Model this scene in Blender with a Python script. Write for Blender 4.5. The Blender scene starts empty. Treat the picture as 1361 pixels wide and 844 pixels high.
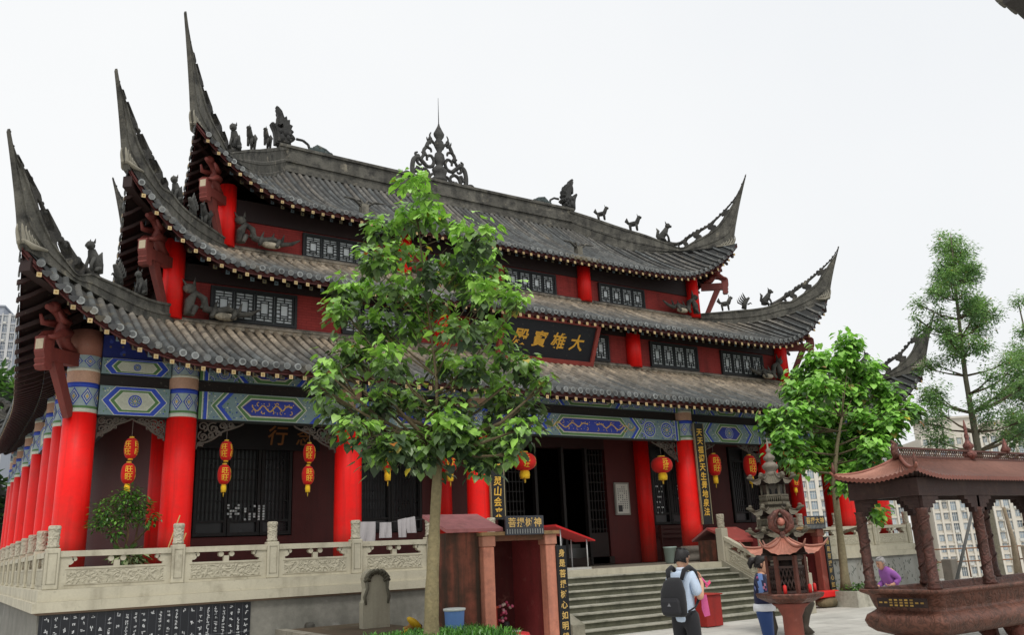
import bpy, math, random
from mathutils import Vector, Matrix
random.seed(11)
PI = math.pi
SC = bpy.context.scene
COL = SC.collection
V = Vector

def S(r, g, b):
    def f(c):
        c /= 255.0
        return c / 12.92 if c <= .04045 else ((c + .055) / 1.055) ** 2.4
    return (f(r), f(g), f(b))
def jit(c, a=.12):
    k = 1 + random.uniform(-a, a)
    return (c[0] * k, c[1] * k, c[2] * k)
def mixc(a, b, t):
    return tuple(a[i] + (b[i] - a[i]) * t for i in range(3))
def lerp(a, b, t): return a + (b - a) * t
def interp(tab, x):
    if x <= tab[0][0]: return tab[0][1]
    for (x0, y0), (x1, y1) in zip(tab, tab[1:]):
        if x <= x1: return y0 + (y1 - y0) * (x - x0) / (x1 - x0)
    return tab[-1][1]
def smooth_tab(tab, n=40):
    # Catmull-Rom through (x, y) pairs
    out = []
    P = [tab[0]] + list(tab) + [tab[-1]]
    for i in range(1, len(P) - 2):
        for k in range(n):
            t = k / n
            q = []
            for c in range(2):
                p0, p1, p2, p3 = P[i-1][c], P[i][c], P[i+1][c], P[i+2][c]
                q.append(.5 * ((2*p1) + (-p0+p2)*t + (2*p0-5*p1+4*p2-p3)*t*t + (-p0+3*p1-3*p2+p3)*t**3))
            out.append(tuple(q))
    out.append(tab[-1])
    return out

# ------------------------------------------------------------------ text
TXT = {}
def glyph(ch, bold=.012, shear=0.0):
    key = (ch, bold, shear)
    if key in TXT: return TXT[key]
    c = bpy.data.curves.new('lettering', 'FONT'); c.body = ch; c.size = 1; c.offset = bold; c.shear = shear
    c.resolution_u = 2
    o = bpy.data.objects.new('lettering', c); COL.objects.link(o)
    bpy.context.view_layer.update()
    me = bpy.data.meshes.new_from_object(o.evaluated_get(bpy.context.evaluated_depsgraph_get()))
    vs = [(v.co.x, v.co.y) for v in me.vertices]; fs = [tuple(p.vertices) for p in me.polygons]
    bpy.data.objects.remove(o); bpy.data.curves.remove(c); bpy.data.meshes.remove(me)
    if vs:
        x0 = min(v[0] for v in vs); x1 = max(v[0] for v in vs); y0 = min(v[1] for v in vs); y1 = max(v[1] for v in vs)
        s = 1.0 / max(x1 - x0, y1 - y0)
        vs = [((x - (x0 + x1) / 2) * s, (y - (y0 + y1) / 2) * s) for x, y in vs]
    TXT[key] = (vs, fs)
    return TXT[key]

# ------------------------------------------------------------------ mesh builder
class MB:
    def __init__(s): s.v = []; s.f = []; s.c = []; s.s = []
    def face(s, pts, col, sm=False):
        n = len(s.v); s.v += [tuple(p) for p in pts]; s.f.append(tuple(range(n, n + len(pts)))); s.c.append(col); s.s.append(sm)
    def raw(s, vs, fs, col, sm=False):
        n = len(s.v); s.v += [tuple(p) for p in vs]
        for i, f in enumerate(fs):
            s.f.append(tuple(n + k for k in f)); s.c.append(col[i] if isinstance(col, list) else col); s.s.append(sm)
    def box(s, x0, x1, y0, y1, z0, z1, col):
        vs = [(x0,y0,z0),(x1,y0,z0),(x1,y1,z0),(x0,y1,z0),(x0,y0,z1),(x1,y0,z1),(x1,y1,z1),(x0,y1,z1)]
        s.raw(vs, [(0,3,2,1),(4,5,6,7),(0,1,5,4),(1,2,6,5),(2,3,7,6),(3,0,4,7)], col)
    def bbox(s, x0, x1, y0, y1, z0, z1, col, b=.01):
        # box with chamfered vertical and top edges
        def ring(d, z): return [(x0+d,y0+d,z),(x1-d,y0+d,z),(x1-d,y1-d,z),(x0+d,y1-d,z)]
        def oct_(d, z, e):
            return [(x0+d+e,y0+d,z),(x1-d-e,y0+d,z),(x1-d,y0+d+e,z),(x1-d,y1-d-e,z),(x1-d-e,y1-d,z),(x0+d+e,y1-d,z),(x0+d,y1-d-e,z),(x0+d,y0+d+e,z)]
        R = [oct_(b, z0, b), oct_(0, z0 + b, b), oct_(0, z1 - b, b), oct_(b, z1, b)]
        s.rings(R, col, True, False)
    def rings(s, R, col, caps=True, sm=True, closed=True):
        n = len(s.v); m = len(R[0])
        for r in R: s.v += [tuple(p) for p in r]
        for i in range(len(R) - 1):
            c = col[i] if isinstance(col, list) else col
            for j in range(m if closed else m - 1):
                k = (j + 1) % m
                s.f.append((n+i*m+j, n+i*m+k, n+(i+1)*m+k, n+(i+1)*m+j)); s.c.append(c); s.s.append(sm)
        if caps:
            c0 = col[0] if isinstance(col, list) else col; c1 = col[-1] if isinstance(col, list) else col
            s.f.append(tuple(n + j for j in range(m))[::-1]); s.c.append(c0); s.s.append(False)
            q = n + (len(R) - 1) * m
            s.f.append(tuple(q + j for j in range(m))); s.c.append(c1); s.s.append(False)
    def tube(s, path, rad, n, col, caps=True, sm=True, flat=1.0, up=(0,0,1)):
        path = [V(p) for p in path]; R = []
        prev = None
        for i, p in enumerate(path):
            d = (path[min(i+1, len(path)-1)] - path[max(i-1, 0)])
            if d.length < 1e-9: d = V((0,0,1))
            d.normalize()
            if prev is None:
                a = d.cross(V(up))
                if a.length < 1e-3: a = d.cross(V((1,0,0)))
            else:
                a = prev - d * prev.dot(d)
                if a.length < 1e-6: a = d.cross(V((1,0,0)))
            a.normalize(); prev = a; b = d.cross(a)
            r = rad[i] if isinstance(rad, (list, tuple)) else rad
            R.append([p + a * (r * math.cos(2*PI*k/n)) * flat + b * (r * math.sin(2*PI*k/n)) for k in range(n)])
        s.rings(R, col, caps, sm)
    def lathe(s, prof, c, n, col, caps=True, sm=True, phase=0, sx=1, sy=1):
        R = [[(c[0] + sx*r*math.cos(phase+2*PI*k/n), c[1] + sy*r*math.sin(phase+2*PI*k/n), c[2] + z) for k in range(n)] for r, z in prof]
        s.rings(R, col, caps, sm)
    def bar(s, a, b, w, h, col, up=(0,0,1), w2=None, h2=None):
        a = V(a); b = V(b); d = (b - a).normalized(); x = d.cross(V(up))
        if x.length < 1e-4: x = d.cross(V((1,0,0)))
        x.normalize(); u = x.cross(d)
        w2 = w if w2 is None else w2; h2 = h if h2 is None else h2
        R = [[a - x*w/2 - u*h/2, a + x*w/2 - u*h/2, a + x*w/2 + u*h/2, a - x*w/2 + u*h/2],
             [b - x*w2/2 - u*h2/2, b + x*w2/2 - u*h2/2, b + x*w2/2 + u*h2/2, b - x*w2/2 + u*h2/2]]
        s.rings(R, col, True, False)
    def ell(s, c, r, col, n=10, m=6, M=None):
        R = []
        for i in range(m + 1):
            t = -PI/2 + PI * i / m; z = math.sin(t); q = max(.02, math.cos(t))
            ring = []
            for k in range(n):
                p = V((q*math.cos(2*PI*k/n)*r[0], q*math.sin(2*PI*k/n)*r[1], z*r[2]))
                if M: p = M @ p
                ring.append(p + V(c))
            R.append(ring)
        s.rings(R, col, True, True)
    def prism(s, poly, f, d0, d1, col):
        # poly: 2-D outline, f(u, w, d) -> 3-D
        n = len(poly); a = [f(u, w, d0) for u, w in poly]; b = [f(u, w, d1) for u, w in poly]
        k = len(s.v); s.v += [tuple(p) for p in a + b]
        s.f.append(tuple(k + i for i in range(n))); s.c.append(col); s.s.append(False)
        s.f.append(tuple(k + n + i for i in range(n))[::-1]); s.c.append(col); s.s.append(False)
        for i in range(n):
            j = (i + 1) % n
            s.f.append((k+i, k+n+i, k+n+j, k+j)); s.c.append(col); s.s.append(False)
    def text(s, ch, o, right, up, size, col, bold=.02, shear=0):
        vs, fs = glyph(ch, bold*.6, shear); o = V(o); r = V(right); u = V(up)
        s.raw([o + r*(x*size) + u*(y*size) for x, y in vs], fs, col)
    def mesh(s, me, M, col):
        s.raw([M @ v.co for v in me.vertices], [tuple(p.vertices) for p in me.polygons], col, True)
    def build(s, name, mat, parent=None, origin=None, label=None):
        if parent is not None:
            r = parent
            while r.parent: r = r.parent
            og = V(r.location)
        else:
            og = V(origin or (0,0,0))
        me = bpy.data.meshes.new(name)
        me.from_pydata([(p[0]-og.x, p[1]-og.y, p[2]-og.z) for p in s.v], [], s.f)
        me.polygons.foreach_set('use_smooth', s.s)
        at = me.attributes.new('Col', 'FLOAT_COLOR', 'CORNER')
        buf = []
        for f, c in zip(s.f, s.c):
            buf += [c[0], c[1], c[2], 1.0] * len(f)
        at.data.foreach_set('color', buf)
        me.materials.append(mat)
        me.update()
        o = bpy.data.objects.new(name, me); COL.objects.link(o)
        if parent is not None: o.parent = parent
        else: o.location = og
        if label: o['label'] = label
        return o

def thing(name, label, cat, loc=(0,0,0), group=None, kind=None, rz=0):
    o = bpy.data.objects.new(name, None); COL.objects.link(o); o.location = loc; o.rotation_euler = (0,0,rz)
    o.empty_display_size = .2
    tag(o, label, cat, group, kind)
    return o
def tag(o, label=None, cat=None, group=None, kind=None):
    if label: o['label'] = label
    if cat: o['category'] = cat
    if group: o['group'] = group
    if kind: o['kind'] = kind
    return o
def kids(o): return [c for c in COL.objects if c.parent == o]
def copy_tree(o, parent=None):
    c = o.copy(); COL.objects.link(c)
    if parent: c.parent = parent
    for k in kids(o): copy_tree(k, c)
    return c

# ------------------------------------------------------------------ materials
def nt(name):
    m = bpy.data.materials.new(name); m.use_nodes = True
    t = m.node_tree; t.nodes.clear()
    out = t.nodes.new('ShaderNodeOutputMaterial'); b = t.nodes.new('ShaderNodeBsdfPrincipled')
    t.links.new(b.outputs[0], out.inputs[0])
    return m, t, b, out
def node(t, typ, **kw):
    n = t.nodes.new(typ)
    for k, v in kw.items():
        if k in n.inputs.keys(): n.inputs[k].default_value = v
        else: setattr(n, k, v)
    return n
def math_(t, op, a, b=None, clamp=False):
    n = t.nodes.new('ShaderNodeMath'); n.operation = op; n.use_clamp = clamp
    for i, x in enumerate((a, b)):
        if x is None: continue
        if isinstance(x, (int, float)): n.inputs[i].default_value = x
        else: t.links.new(x, n.inputs[i])
    return n.outputs[0]
def mixrgb(t, fac, a, b, typ='MIX'):
    n = t.nodes.new('ShaderNodeMix'); n.data_type = 'RGBA'; n.blend_type = typ
    for i, x in ((0, fac), (6, a), (7, b)):
        if isinstance(x, (int, float)): n.inputs[i].default_value = x
        elif isinstance(x, tuple): n.inputs[i].default_value = (*x, 1)
        else: t.links.new(x, n.inputs[i])
    return n.outputs[2]
def noise(t, scale, detail=4, rough=.55, vec=None):
    n = node(t, 'ShaderNodeTexNoise', Scale=scale, Detail=detail, Roughness=rough)
    if vec: t.links.new(vec, n.inputs['Vector'])
    return n.outputs[0]
def ramp(t, fac, lo, hi):
    n = t.nodes.new('ShaderNodeMapRange'); t.links.new(fac, n.inputs[0])
    n.inputs[1].default_value = lo; n.inputs[2].default_value = hi
    return n.outputs[0]
def mat(name, rough=.7, metal=0.0, var=.3, vscale=1.5, fine=.25, fscale=25, bump=.25, bscale=30, bdist=.01,
        patch=None, streak=None, carve=None, brick=False, foot=None, coat=0, spec=.4, sheen=0):
    m, t, b, out = nt(name)
    P = node(t, 'ShaderNodeTexCoord').outputs['Object']
    A = node(t, 'ShaderNodeAttribute', attribute_name='Col').outputs[0]
    n1 = noise(t, vscale, 5, .6, P); n2 = noise(t, fscale, 4, .6, P)
    k1 = math_(t, 'ADD', math_(t, 'MULTIPLY', n1, 2*var), 1 - var)
    k2 = math_(t, 'ADD', math_(t, 'MULTIPLY', n2, 2*fine), 1 - fine)
    k = math_(t, 'MULTIPLY', k1, k2)
    c = mixrgb(t, 1.0, A, k, 'MULTIPLY')
    if patch:      # (colour, scale, lo, hi, amount)
        for (pc, ps, lo, hi, am) in patch:
            f = math_(t, 'MULTIPLY', ramp(t, noise(t, ps, 7, .65, P), lo, hi), am, True)
            c = mixrgb(t, f, c, pc)
    if streak:     # vertical stains (colour, lo, hi, amount, xy scale)
        mp = node(t, 'ShaderNodeMapping'); t.links.new(P, mp.inputs[0]); mp.inputs['Scale'].default_value = (streak[4], streak[4], .35)
        f = math_(t, 'MULTIPLY', ramp(t, noise(t, 1.0, 5, .6, mp.outputs[0]), streak[1], streak[2]), streak[3], True)
        c = mixrgb(t, f, c, streak[0])
    if foot:       # dust and scuffs gathering towards a height: (colour, z0, z1, amount)
        sz = node(t, 'ShaderNodeSeparateXYZ'); t.links.new(P, sz.inputs[0])
        zz = math_(t, 'ADD', sz.outputs[2], math_(t, 'MULTIPLY', noise(t, 5, 5, .65, P), 1.2))
        f = math_(t, 'MULTIPLY', ramp(t, zz, foot[2], foot[1]), foot[3], True)
        c = mixrgb(t, f, c, foot[0])
    h = noise(t, bscale, 5, .6, P)
    if carve:
        w = node(t, 'ShaderNodeTexVoronoi', Scale=carve[0], feature='SMOOTH_F1')
        nn = node(t, 'ShaderNodeTexNoise', Scale=carve[0]*.6, Detail=3); t.links.new(P, nn.inputs['Vector'])
        add = node(t, 'ShaderNodeVectorMath', operation='MULTIPLY_ADD'); t.links.new(nn.outputs['Color'], add.inputs[0]); add.inputs[1].default_value = (.25,.25,.25); t.links.new(P, add.inputs[2])
        t.links.new(add.outputs[0], w.inputs['Vector'])
        hc = math_(t, 'SINE', math_(t, 'MULTIPLY', w.outputs['Distance'], carve[2]))
        h = math_(t, 'ADD', math_(t, 'MULTIPLY', hc, carve[1]), h)
        c = mixrgb(t, math_(t, 'MULTIPLY', ramp(t, hc, .2, -.9), carve[3], True), c, (.02,.018,.014))
    if brick:
        sx = node(t, 'ShaderNodeSeparateXYZ'); t.links.new(P, sx.inputs[0])
        cb = node(t, 'ShaderNodeCombineXYZ'); t.links.new(math_(t, 'ADD', sx.outputs[0], sx.outputs[1]), cb.inputs[0]); t.links.new(sx.outputs[2], cb.inputs[1])
        br = node(t, 'ShaderNodeTexBrick', Scale=1.0); t.links.new(cb.outputs[0], br.inputs['Vector'])
        br.inputs['Brick Width'].default_value = .26; br.inputs['Row Height'].default_value = .075; br.inputs['Mortar Size'].default_value = .006
        br.inputs['Color1'].default_value = (1,1,1,1); br.inputs['Color2'].default_value = (.8,.8,.8,1); br.inputs['Mortar'].default_value = (.55,.5,.5,1)
        c = mixrgb(t, .8, c, br.outputs[0], 'MULTIPLY')
        h = math_(t, 'SUBTRACT', h, br.outputs[1])
    t.links.new(c, b.inputs['Base Color'])
    b.inputs['Metallic'].default_value = metal
    b.inputs['Specular IOR Level'].default_value = spec
    if coat: b.inputs['Coat Weight'].default_value = coat; b.inputs['Coat Roughness'].default_value = .25
    if sheen: b.inputs['Sheen Weight'].default_value = sheen
    t.links.new(math_(t, 'ADD', math_(t, 'MULTIPLY', n2, .25), rough - .12, True), b.inputs['Roughness'])
    bp = node(t, 'ShaderNodeBump', Strength=bump, Distance=bdist); t.links.new(h, bp.inputs['Height']); t.links.new(bp.outputs[0], b.inputs['Normal'])
    return m
def leafmat(name, trans=.35, rough=.45):
    m, t, b, out = nt(name)
    A = node(t, 'ShaderNodeAttribute', attribute_name='Col').outputs[0]
    P = node(t, 'ShaderNodeTexCoord').outputs['Object']
    k = math_(t, 'ADD', math_(t, 'MULTIPLY', noise(t, 9, 3, .6, P), .7), .65)
    c = mixrgb(t, 1.0, A, k, 'MULTIPLY')
    t.links.new(c, b.inputs['Base Color']); b.inputs['Roughness'].default_value = rough; b.inputs['Specular IOR Level'].default_value = .5
    tr = t.nodes.new('ShaderNodeBsdfTranslucent')
    t.links.new(mixrgb(t, 1.0, c, (1.15, 1.25, .7), 'MULTIPLY'), tr.inputs[0])
    mx = t.nodes.new('ShaderNodeMixShader'); mx.inputs[0].default_value = trans
    t.links.new(b.outputs[0], mx.inputs[1]); t.links.new(tr.outputs[0], mx.inputs[2]); t.links.new(mx.outputs[0], out.inputs[0])
    return m

M = {}
M['paint'] = mat('painted_wood', .55, var=.25, vscale=3, fine=.3, fscale=30, bump=.15, patch=[((.25,.22,.17), 14, .62, .75, .5)])
M['lacquer'] = mat('red_lacquer', .5, foot=((.34,.10,.075), 2.0, 3.3, .55), var=.12, vscale=.9, fine=.08, fscale=14, bump=.12, bscale=9, coat=0, spec=.3, streak=((.25,.012,.008), .5, .8, .5, 7), patch=[((.5,.03,.02), 1.3, .5, .72, .5), ((.16,.02,.016), 7, .66, .78, .35)])
M['redwall'] = mat('maroon_brick', .8, var=.3, vscale=1.2, fine=.2, fscale=22, bump=.4, bscale=30, bdist=.008, brick=True, streak=((.03,.012,.011), .5, .8, .6, 2.5))
M['maroon'] = mat('maroon_wood', .6, var=.3, vscale=1.5, fine=.25, fscale=18, bump=.25, bscale=22, streak=((.02,.008,.007), .5, .8, .5, 4))
M['darkwood'] = mat('dark_wood', .6, var=.35, vscale=1.5, fine=.3, fscale=25, bump=.3, bscale=25)
M['tile'] = mat('grey_roof_tile', .72, var=.45, vscale=1.1, fine=.4, fscale=9, bump=.5, bscale=35, bdist=.015,
    patch=[(S(150,142,122), 3.0, .60, .74, .4), (S(40,41,41), 4.2, .50, .70, .7), (S(120,100,54), .55, .60, .74, .45)])
M['ridge'] = mat('weathered_ridge_mortar', .85, var=.4, vscale=1.6, fine=.35, fscale=12, bump=.6, bscale=22, bdist=.03,
    patch=[(S(160,152,134), 2.6, .60, .7, .6), (S(34,34,34), 3.1, .46, .66, .8)], streak=((.02,.02,.019), .5, .8, .6, 3))
M['stone'] = mat('pale_carved_stone', .8, var=.18, vscale=1.2, fine=.14, fscale=30, bump=.3, bscale=45, streak=((.14,.12,.085), .5, .82, .5, 3), patch=[((.2,.175,.125), 2.3, .54, .74, .55), ((.1,.095,.07), 5.5, .62, .76, .5)])
M['relief'] = mat('relief_carved_stone', .85, var=.14, vscale=1.2, fine=.14, fscale=30, bump=.5, bscale=40, bdist=.025, carve=(10, 1.2, 16, .05))
M['oldstone'] = mat('mossy_old_stone', .88, var=.35, vscale=1.3, fine=.35, fscale=14, bump=.6, bscale=20, bdist=.02,
    patch=[((.05,.055,.03), 1.6, .5, .7, .6), ((.4,.38,.32), 3, .62, .75, .4)], streak=((.04,.042,.03), .5, .78, .6, 3))
M['concrete'] = mat('stained_concrete', .85, var=.35, vscale=1.0, fine=.3, fscale=10, bump=.45, bscale=30,
    patch=[((.1,.1,.085), 1.3, .48, .7, .6), ((.42,.41,.38), 2.2, .58, .7, .45)], streak=((.06,.062,.05), .5, .8, .55, 2))
M['slate'] = mat('black_granite', .35, var=.15, vscale=2, fine=.2, fscale=40, bump=.08)
M['bronze'] = mat('aged_copper', .5, .35, var=.35, vscale=2.5, fine=.35, fscale=18, bump=.5, bscale=26, bdist=.012,
    patch=[((.07,.04,.03), 3.5, .5, .7, .7)], carve=(11, .5, 14, .4), spec=.5)
M['copper'] = mat('copper_roof', .5, .3, var=.3, vscale=2, fine=.3, fscale=22, bump=.3, bscale=30,
    patch=[((.12,.07,.055), 3, .55, .75, .5), ((.05,.03,.025), 5, .6, .75, .6)])
M['iron'] = mat('sooty_iron', .65, .2, var=.4, vscale=3, fine=.4, fscale=20, bump=.5, bscale=30, patch=[((.08,.045,.03), 4, .52, .7, .6)])
M['pinkwall'] = mat('rose_limewash', .85, var=.25, vscale=1.6, fine=.25, fscale=14, bump=.35, bscale=30,
    patch=[((.48,.2,.16), 3, .58, .72, .5), ((.16,.05,.045), 2.2, .55, .75, .5)], streak=((.10,.055,.04), .5, .85, .55, 4))
M['mosswall'] = mat('mossy_rose_wall', .9, var=.3, vscale=2, fine=.3, fscale=14, bump=.4, bscale=24,
    patch=[((.02,.02,.012), 1.1, .40, .58, .75)], streak=((.03,.027,.018), .36, .60, .85, 5))
M['plain'] = mat('plain_surface', .6, var=.1, vscale=3, fine=.1, fscale=30, bump=.08)
M['cloth'] = mat('woven_cloth', .9, var=.15, vscale=6, fine=.15, fscale=60, bump=.3, bscale=120, bdist=.003, sheen=.1)
M['skin'] = mat('skin', .5, var=.06, vscale=8, fine=.05, fscale=60, bump=.05)
M['hair'] = mat('hair', .45, var=.25, vscale=20, fine=.4, fscale=90, bump=.5, bscale=120)
M['gold'] = mat('gilt_lettering', .5, .15, var=.25, vscale=8, fine=.3, fscale=40, bump=.1)
M['bark'] = mat('bark', .9, var=.4, vscale=4, fine=.45, fscale=18, bump=.9, bscale=28, bdist=.02, patch=[(S(150,142,112), 5, .55, .7, .5)])
M['leaf'] = leafmat('leaf', .24, .36); M['farleaf'] = leafmat('far_leaf', .2, .6)
M['paving'] = mat('pale_paving', .85, var=.12, vscale=.35, fine=.12, fscale=5, bump=.2, bscale=25, patch=[((.27,.26,.24), .8, .5, .7, .6), ((.12,.115,.1), 2.6, .62, .76, .45)])
M['facade'] = mat('apartment_render', .8, var=.08, vscale=.05, fine=.08, fscale=.8, bump=.05)
def glassmat(name, rough, spec):
    m = mat(name, rough, var=.2, vscale=.7, fine=.15, fscale=5, bump=.02, spec=spec)
    return m
M['pane'] = glassmat('translucent_window_pane', .3, .5)
M['glass'] = glassmat('apartment_glass', .15, .6)

# ================================================================== the hall
XC = 15.05
HALL = thing('temple_hall', 'three-tiered red Buddhist temple hall with upswept grey tile roofs', 'temple', (XC, 18.9, 0))
TILE_D = S(74,77,77); TILE_M = S(140,135,124); TILE_L = S(154,138,117)
MAROON = S(70,28,26); CREAM = S(180,158,114); DARK = S(30,26,25)
RIDGE = S(92,90,83)

class Tier:
    def __init__(s, E, T, ze, zt, A, Sl, p, pq, tan):
        s.E, s.T, s.ze, s.zt, s.A, s.Sl, s.p, s.pq, s.tan = E, T, ze, zt, A, Sl, p, pq, tan
        s.ins = .5
        x0,x1,y0,y1 = E; X0,X1,Y0,Y1 = T
        ec = [V((x0,y0,0)),V((x1,y0,0)),V((x1,y1,0)),V((x0,y1,0))]; tc = [V((X0,Y0,0)),V((X1,Y0,0)),V((X1,Y1,0)),V((X0,Y1,0))]
        s.sides = []
        for k in range(4):
            a, b, a2, b2 = ec[k], ec[(k+1)%4], tc[k], tc[(k+1)%4]
            e = (b-a).normalized(); n = V((-e.y, e.x, 0)); L = (b-a).length
            s.sides.append(dict(a=a, e=e, n=n, L=L, D=(a2-a).dot(n), da=(a2-a).dot(e), db=(b-b2).dot(e)))
    def prof(s, v): return s.pq * v + (1 - s.pq) * v * v
    def lift(s, sf, v):
        return s.A * max(0, 1 - max(0, sf - .35*v) / s.Sl) ** s.p * (1 - v**3)
    def pt(s, k, q, v, dz=0):
        d = s.sides[k]
        sf = min(q / d['da'], (d['L'] - q) / d['db'])
        dd = min(1, max(0, min(q, d['L'] - q)) / 8.0)
        P = d['a'] + d['e'] * q + d['n'] * (d['D'] * v + s.ins * (1 - (1-dd)**2) * (1 - max(0, v)))
        vv = max(0, v)
        P.z = s.ze + (s.zt - s.ze) * s.prof(vv) + s.lift(max(sf, 0), vv) + dz
        return P
    def smax(s, k, q):
        d = s.sides[k]; return min(1, q / d['da'], (d['L'] - q) / d['db'])

def build_roof(T, label, vwall):
    pan = MB(); rib = MB(); under = MB()
    for k, d in enumerate(T.sides):
        L, da, db = d['L'], d['da'], d['db']
        # pan sheet
        nU, nV = 64, 12
        us = []
        for i in range(nU + 1):
            w = i / nU; w = .5 - .5*math.cos(PI*w) if True else w
            us.append(w)
        G = []
        for j in range(nV + 1):
            v = j / nV
            row = []
            for w in us:
                q = da*v + w*(L - (da+db)*v); row.append(T.pt(k, q, v))
            G.append(row)
        for j in range(nV):
            c = mixc(TILE_D, TILE_L, T.tan * (j / nV) ** 1.3); c = tuple(x*.30 for x in c)
            for i in range(nU):
                pan.face([G[j][i], G[j][i+1], G[j+1][i+1], G[j+1][i]], c, True)
        # soffit boards, fascia
        for j in range(6):
            v0, v1 = vwall * j / 6, vwall * (j+1) / 6
            for i in range(nU):
                P = []
                for v, w in ((v0, us[i]), (v0, us[i+1]), (v1, us[i+1]), (v1, us[i])):
                    q = da*v + w*(L - (da+db)*v); P.append(T.pt(k, q, v, -.12))
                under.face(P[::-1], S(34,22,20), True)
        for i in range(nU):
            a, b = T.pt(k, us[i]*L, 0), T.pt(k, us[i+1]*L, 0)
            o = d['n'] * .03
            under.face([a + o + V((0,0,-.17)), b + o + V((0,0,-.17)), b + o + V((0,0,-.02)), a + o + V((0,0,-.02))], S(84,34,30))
        # barrel tiles
        step = .243; n = int((L - .2) / step); q0 = (L - (n - 1) * step) / 2
        for i in range(n):
            q = q0 + i * step
            vm = T.smax(k, q) - .01
            if vm <= 0.02: continue
            slope = math.hypot(d['D']*vm, (T.zt - T.ze)*vm)
            ns = max(2, int(slope / (.30 if k != 2 else .9)))
            base = jit((1,1,1), .22); warm = random.uniform(-.25, .25)
            nvec, e = d['n'], d['e']; wob = random.uniform(-.018,.018); zw = random.uniform(-.01,.01)
            R = []; cols = []
            for sgi in range(ns):
                v0 = vm * sgi / ns; v1 = vm * (sgi + 1) / ns
                cc = mixc(TILE_D, TILE_L, max(0, min(1, T.tan * ((v0+v1)/2/max(vm,.3)*vm) ** 2.0 * 1.1 + warm * .5)))
                cc = jit((cc[0]*base[0], cc[1]*base[1], cc[2]*base[2]), .34)
                for (v, r) in ((v0, .076), (v1 - .002, .062)):
                    c = T.pt(k, q + wob*math.sin(v*5+i), v, .012 + zw)
                    R.append([c + e*(r*math.cos(PI*m/5)) + V((0,0,1))*(r*1.05*math.sin(PI*m/5)) for m in range(6)])
                    cols.append(cc)
            rib.rings(R, cols, False, True, False)
            # round end tile and drip tile
            c = T.pt(k, q, 0, .02) - nvec*.02
            disc = [c + e*(.078*math.cos(2*PI*m/10)) + V((0,0,1))*(.078*math.sin(2*PI*m/10)) for m in range(10)]
            disc2 = [p - nvec*.03 for p in disc]
            cg = jit(S(128,131,130), .35)
            rib.rings([disc, disc2], cg, True, False)
            inn = [c - nvec*.036 + (p - c)*.62 for p in disc]
            rib.face(inn, jit(S(98,100,100), .35))
            cd = T.pt(k, min(q + step/2, L), 0, .0) - nvec*.02
            dr = [cd + e*(-.1) + V((0,0,.01)), cd + e*(-.075) + V((0,0,-.06)), cd + V((0,0,-.115)), cd + e*.075 + V((0,0,-.06)), cd + e*.1 + V((0,0,.01))]
            rib.rings([dr, [p - nvec*.02 for p in dr]], jit(S(62,63,64), .3), True, False)
        # rafters
        if k != 2:
            step = .31; n = int((L - .3) / step); q0 = (L - (n-1)*step)/2
            for i in range(n):
                q = q0 + i*step
                vm = min(T.smax(k, q) - .02, vwall)
                for (va, vb, dz, w, h, ce) in ((-.015, .55*vwall, -.225, .085, .09, CREAM), (.16, vwall, -.33, .10, .11, S(120,140,150) if i % 2 else S(150,140,110))):
                    vb = min(vb, vm)
                    if vb - va < .05: continue
                    ms = 3; R = []
                    for m in range(ms + 1):
                        v = va + (vb - va)*m/ms
                        c = T.pt(k, q, v, dz)
                        R.append([c - d['e']*w/2 - V((0,0,h/2)), c + d['e']*w/2 - V((0,0,h/2)), c + d['e']*w/2 + V((0,0,h/2)), c - d['e']*w/2 + V((0,0,h/2))])
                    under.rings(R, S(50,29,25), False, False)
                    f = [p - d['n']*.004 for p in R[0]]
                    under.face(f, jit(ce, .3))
                    mid = (V(R[0][0]) + V(R[0][2]))/2
                    under.face([mid + (p - mid)*.45 - d['n']*.004 for p in f], jit(S(150,120,70) if ce == CREAM else S(80,80,90), .2))
    ro = pan.build('roof', M['tile'], HALL, label=label)
    rib.build('barrel_tiles', M['tile'], ro)
    under.build('eave_rafters', M['paint'], ro)
    return ro

T1 = Tier((.62, 29.48, 17.2, 37.6), (4.0, 26.1, 20.9, 33.9), 5.82, 7.45, 1.83, 1.18, 2.4, .80, 1.0)
T2 = Tier((2.61, 27.49, 19.4, 35.4), (5.75, 24.35, 23.2, 31.6), 8.70, 10.36, 1.95, 1.05, 2.5, .80, .85)
T3 = Tier((4.51, 25.59, 21.8, 33.0), (8.6, 21.5, 27.3, 27.5), 11.70, 15.2, 1.70, .85, 2.2, .62, .12)
R1 = build_roof(T1, 'lowest roof tier, grey at the eave and tan near the wall', .62)
R2 = build_roof(T2, 'middle roof tier with yellow lichen patches', .62)
R3 = build_roof(T3, 'topmost hipped roof of dark grey barrel tiles', .34)

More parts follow.
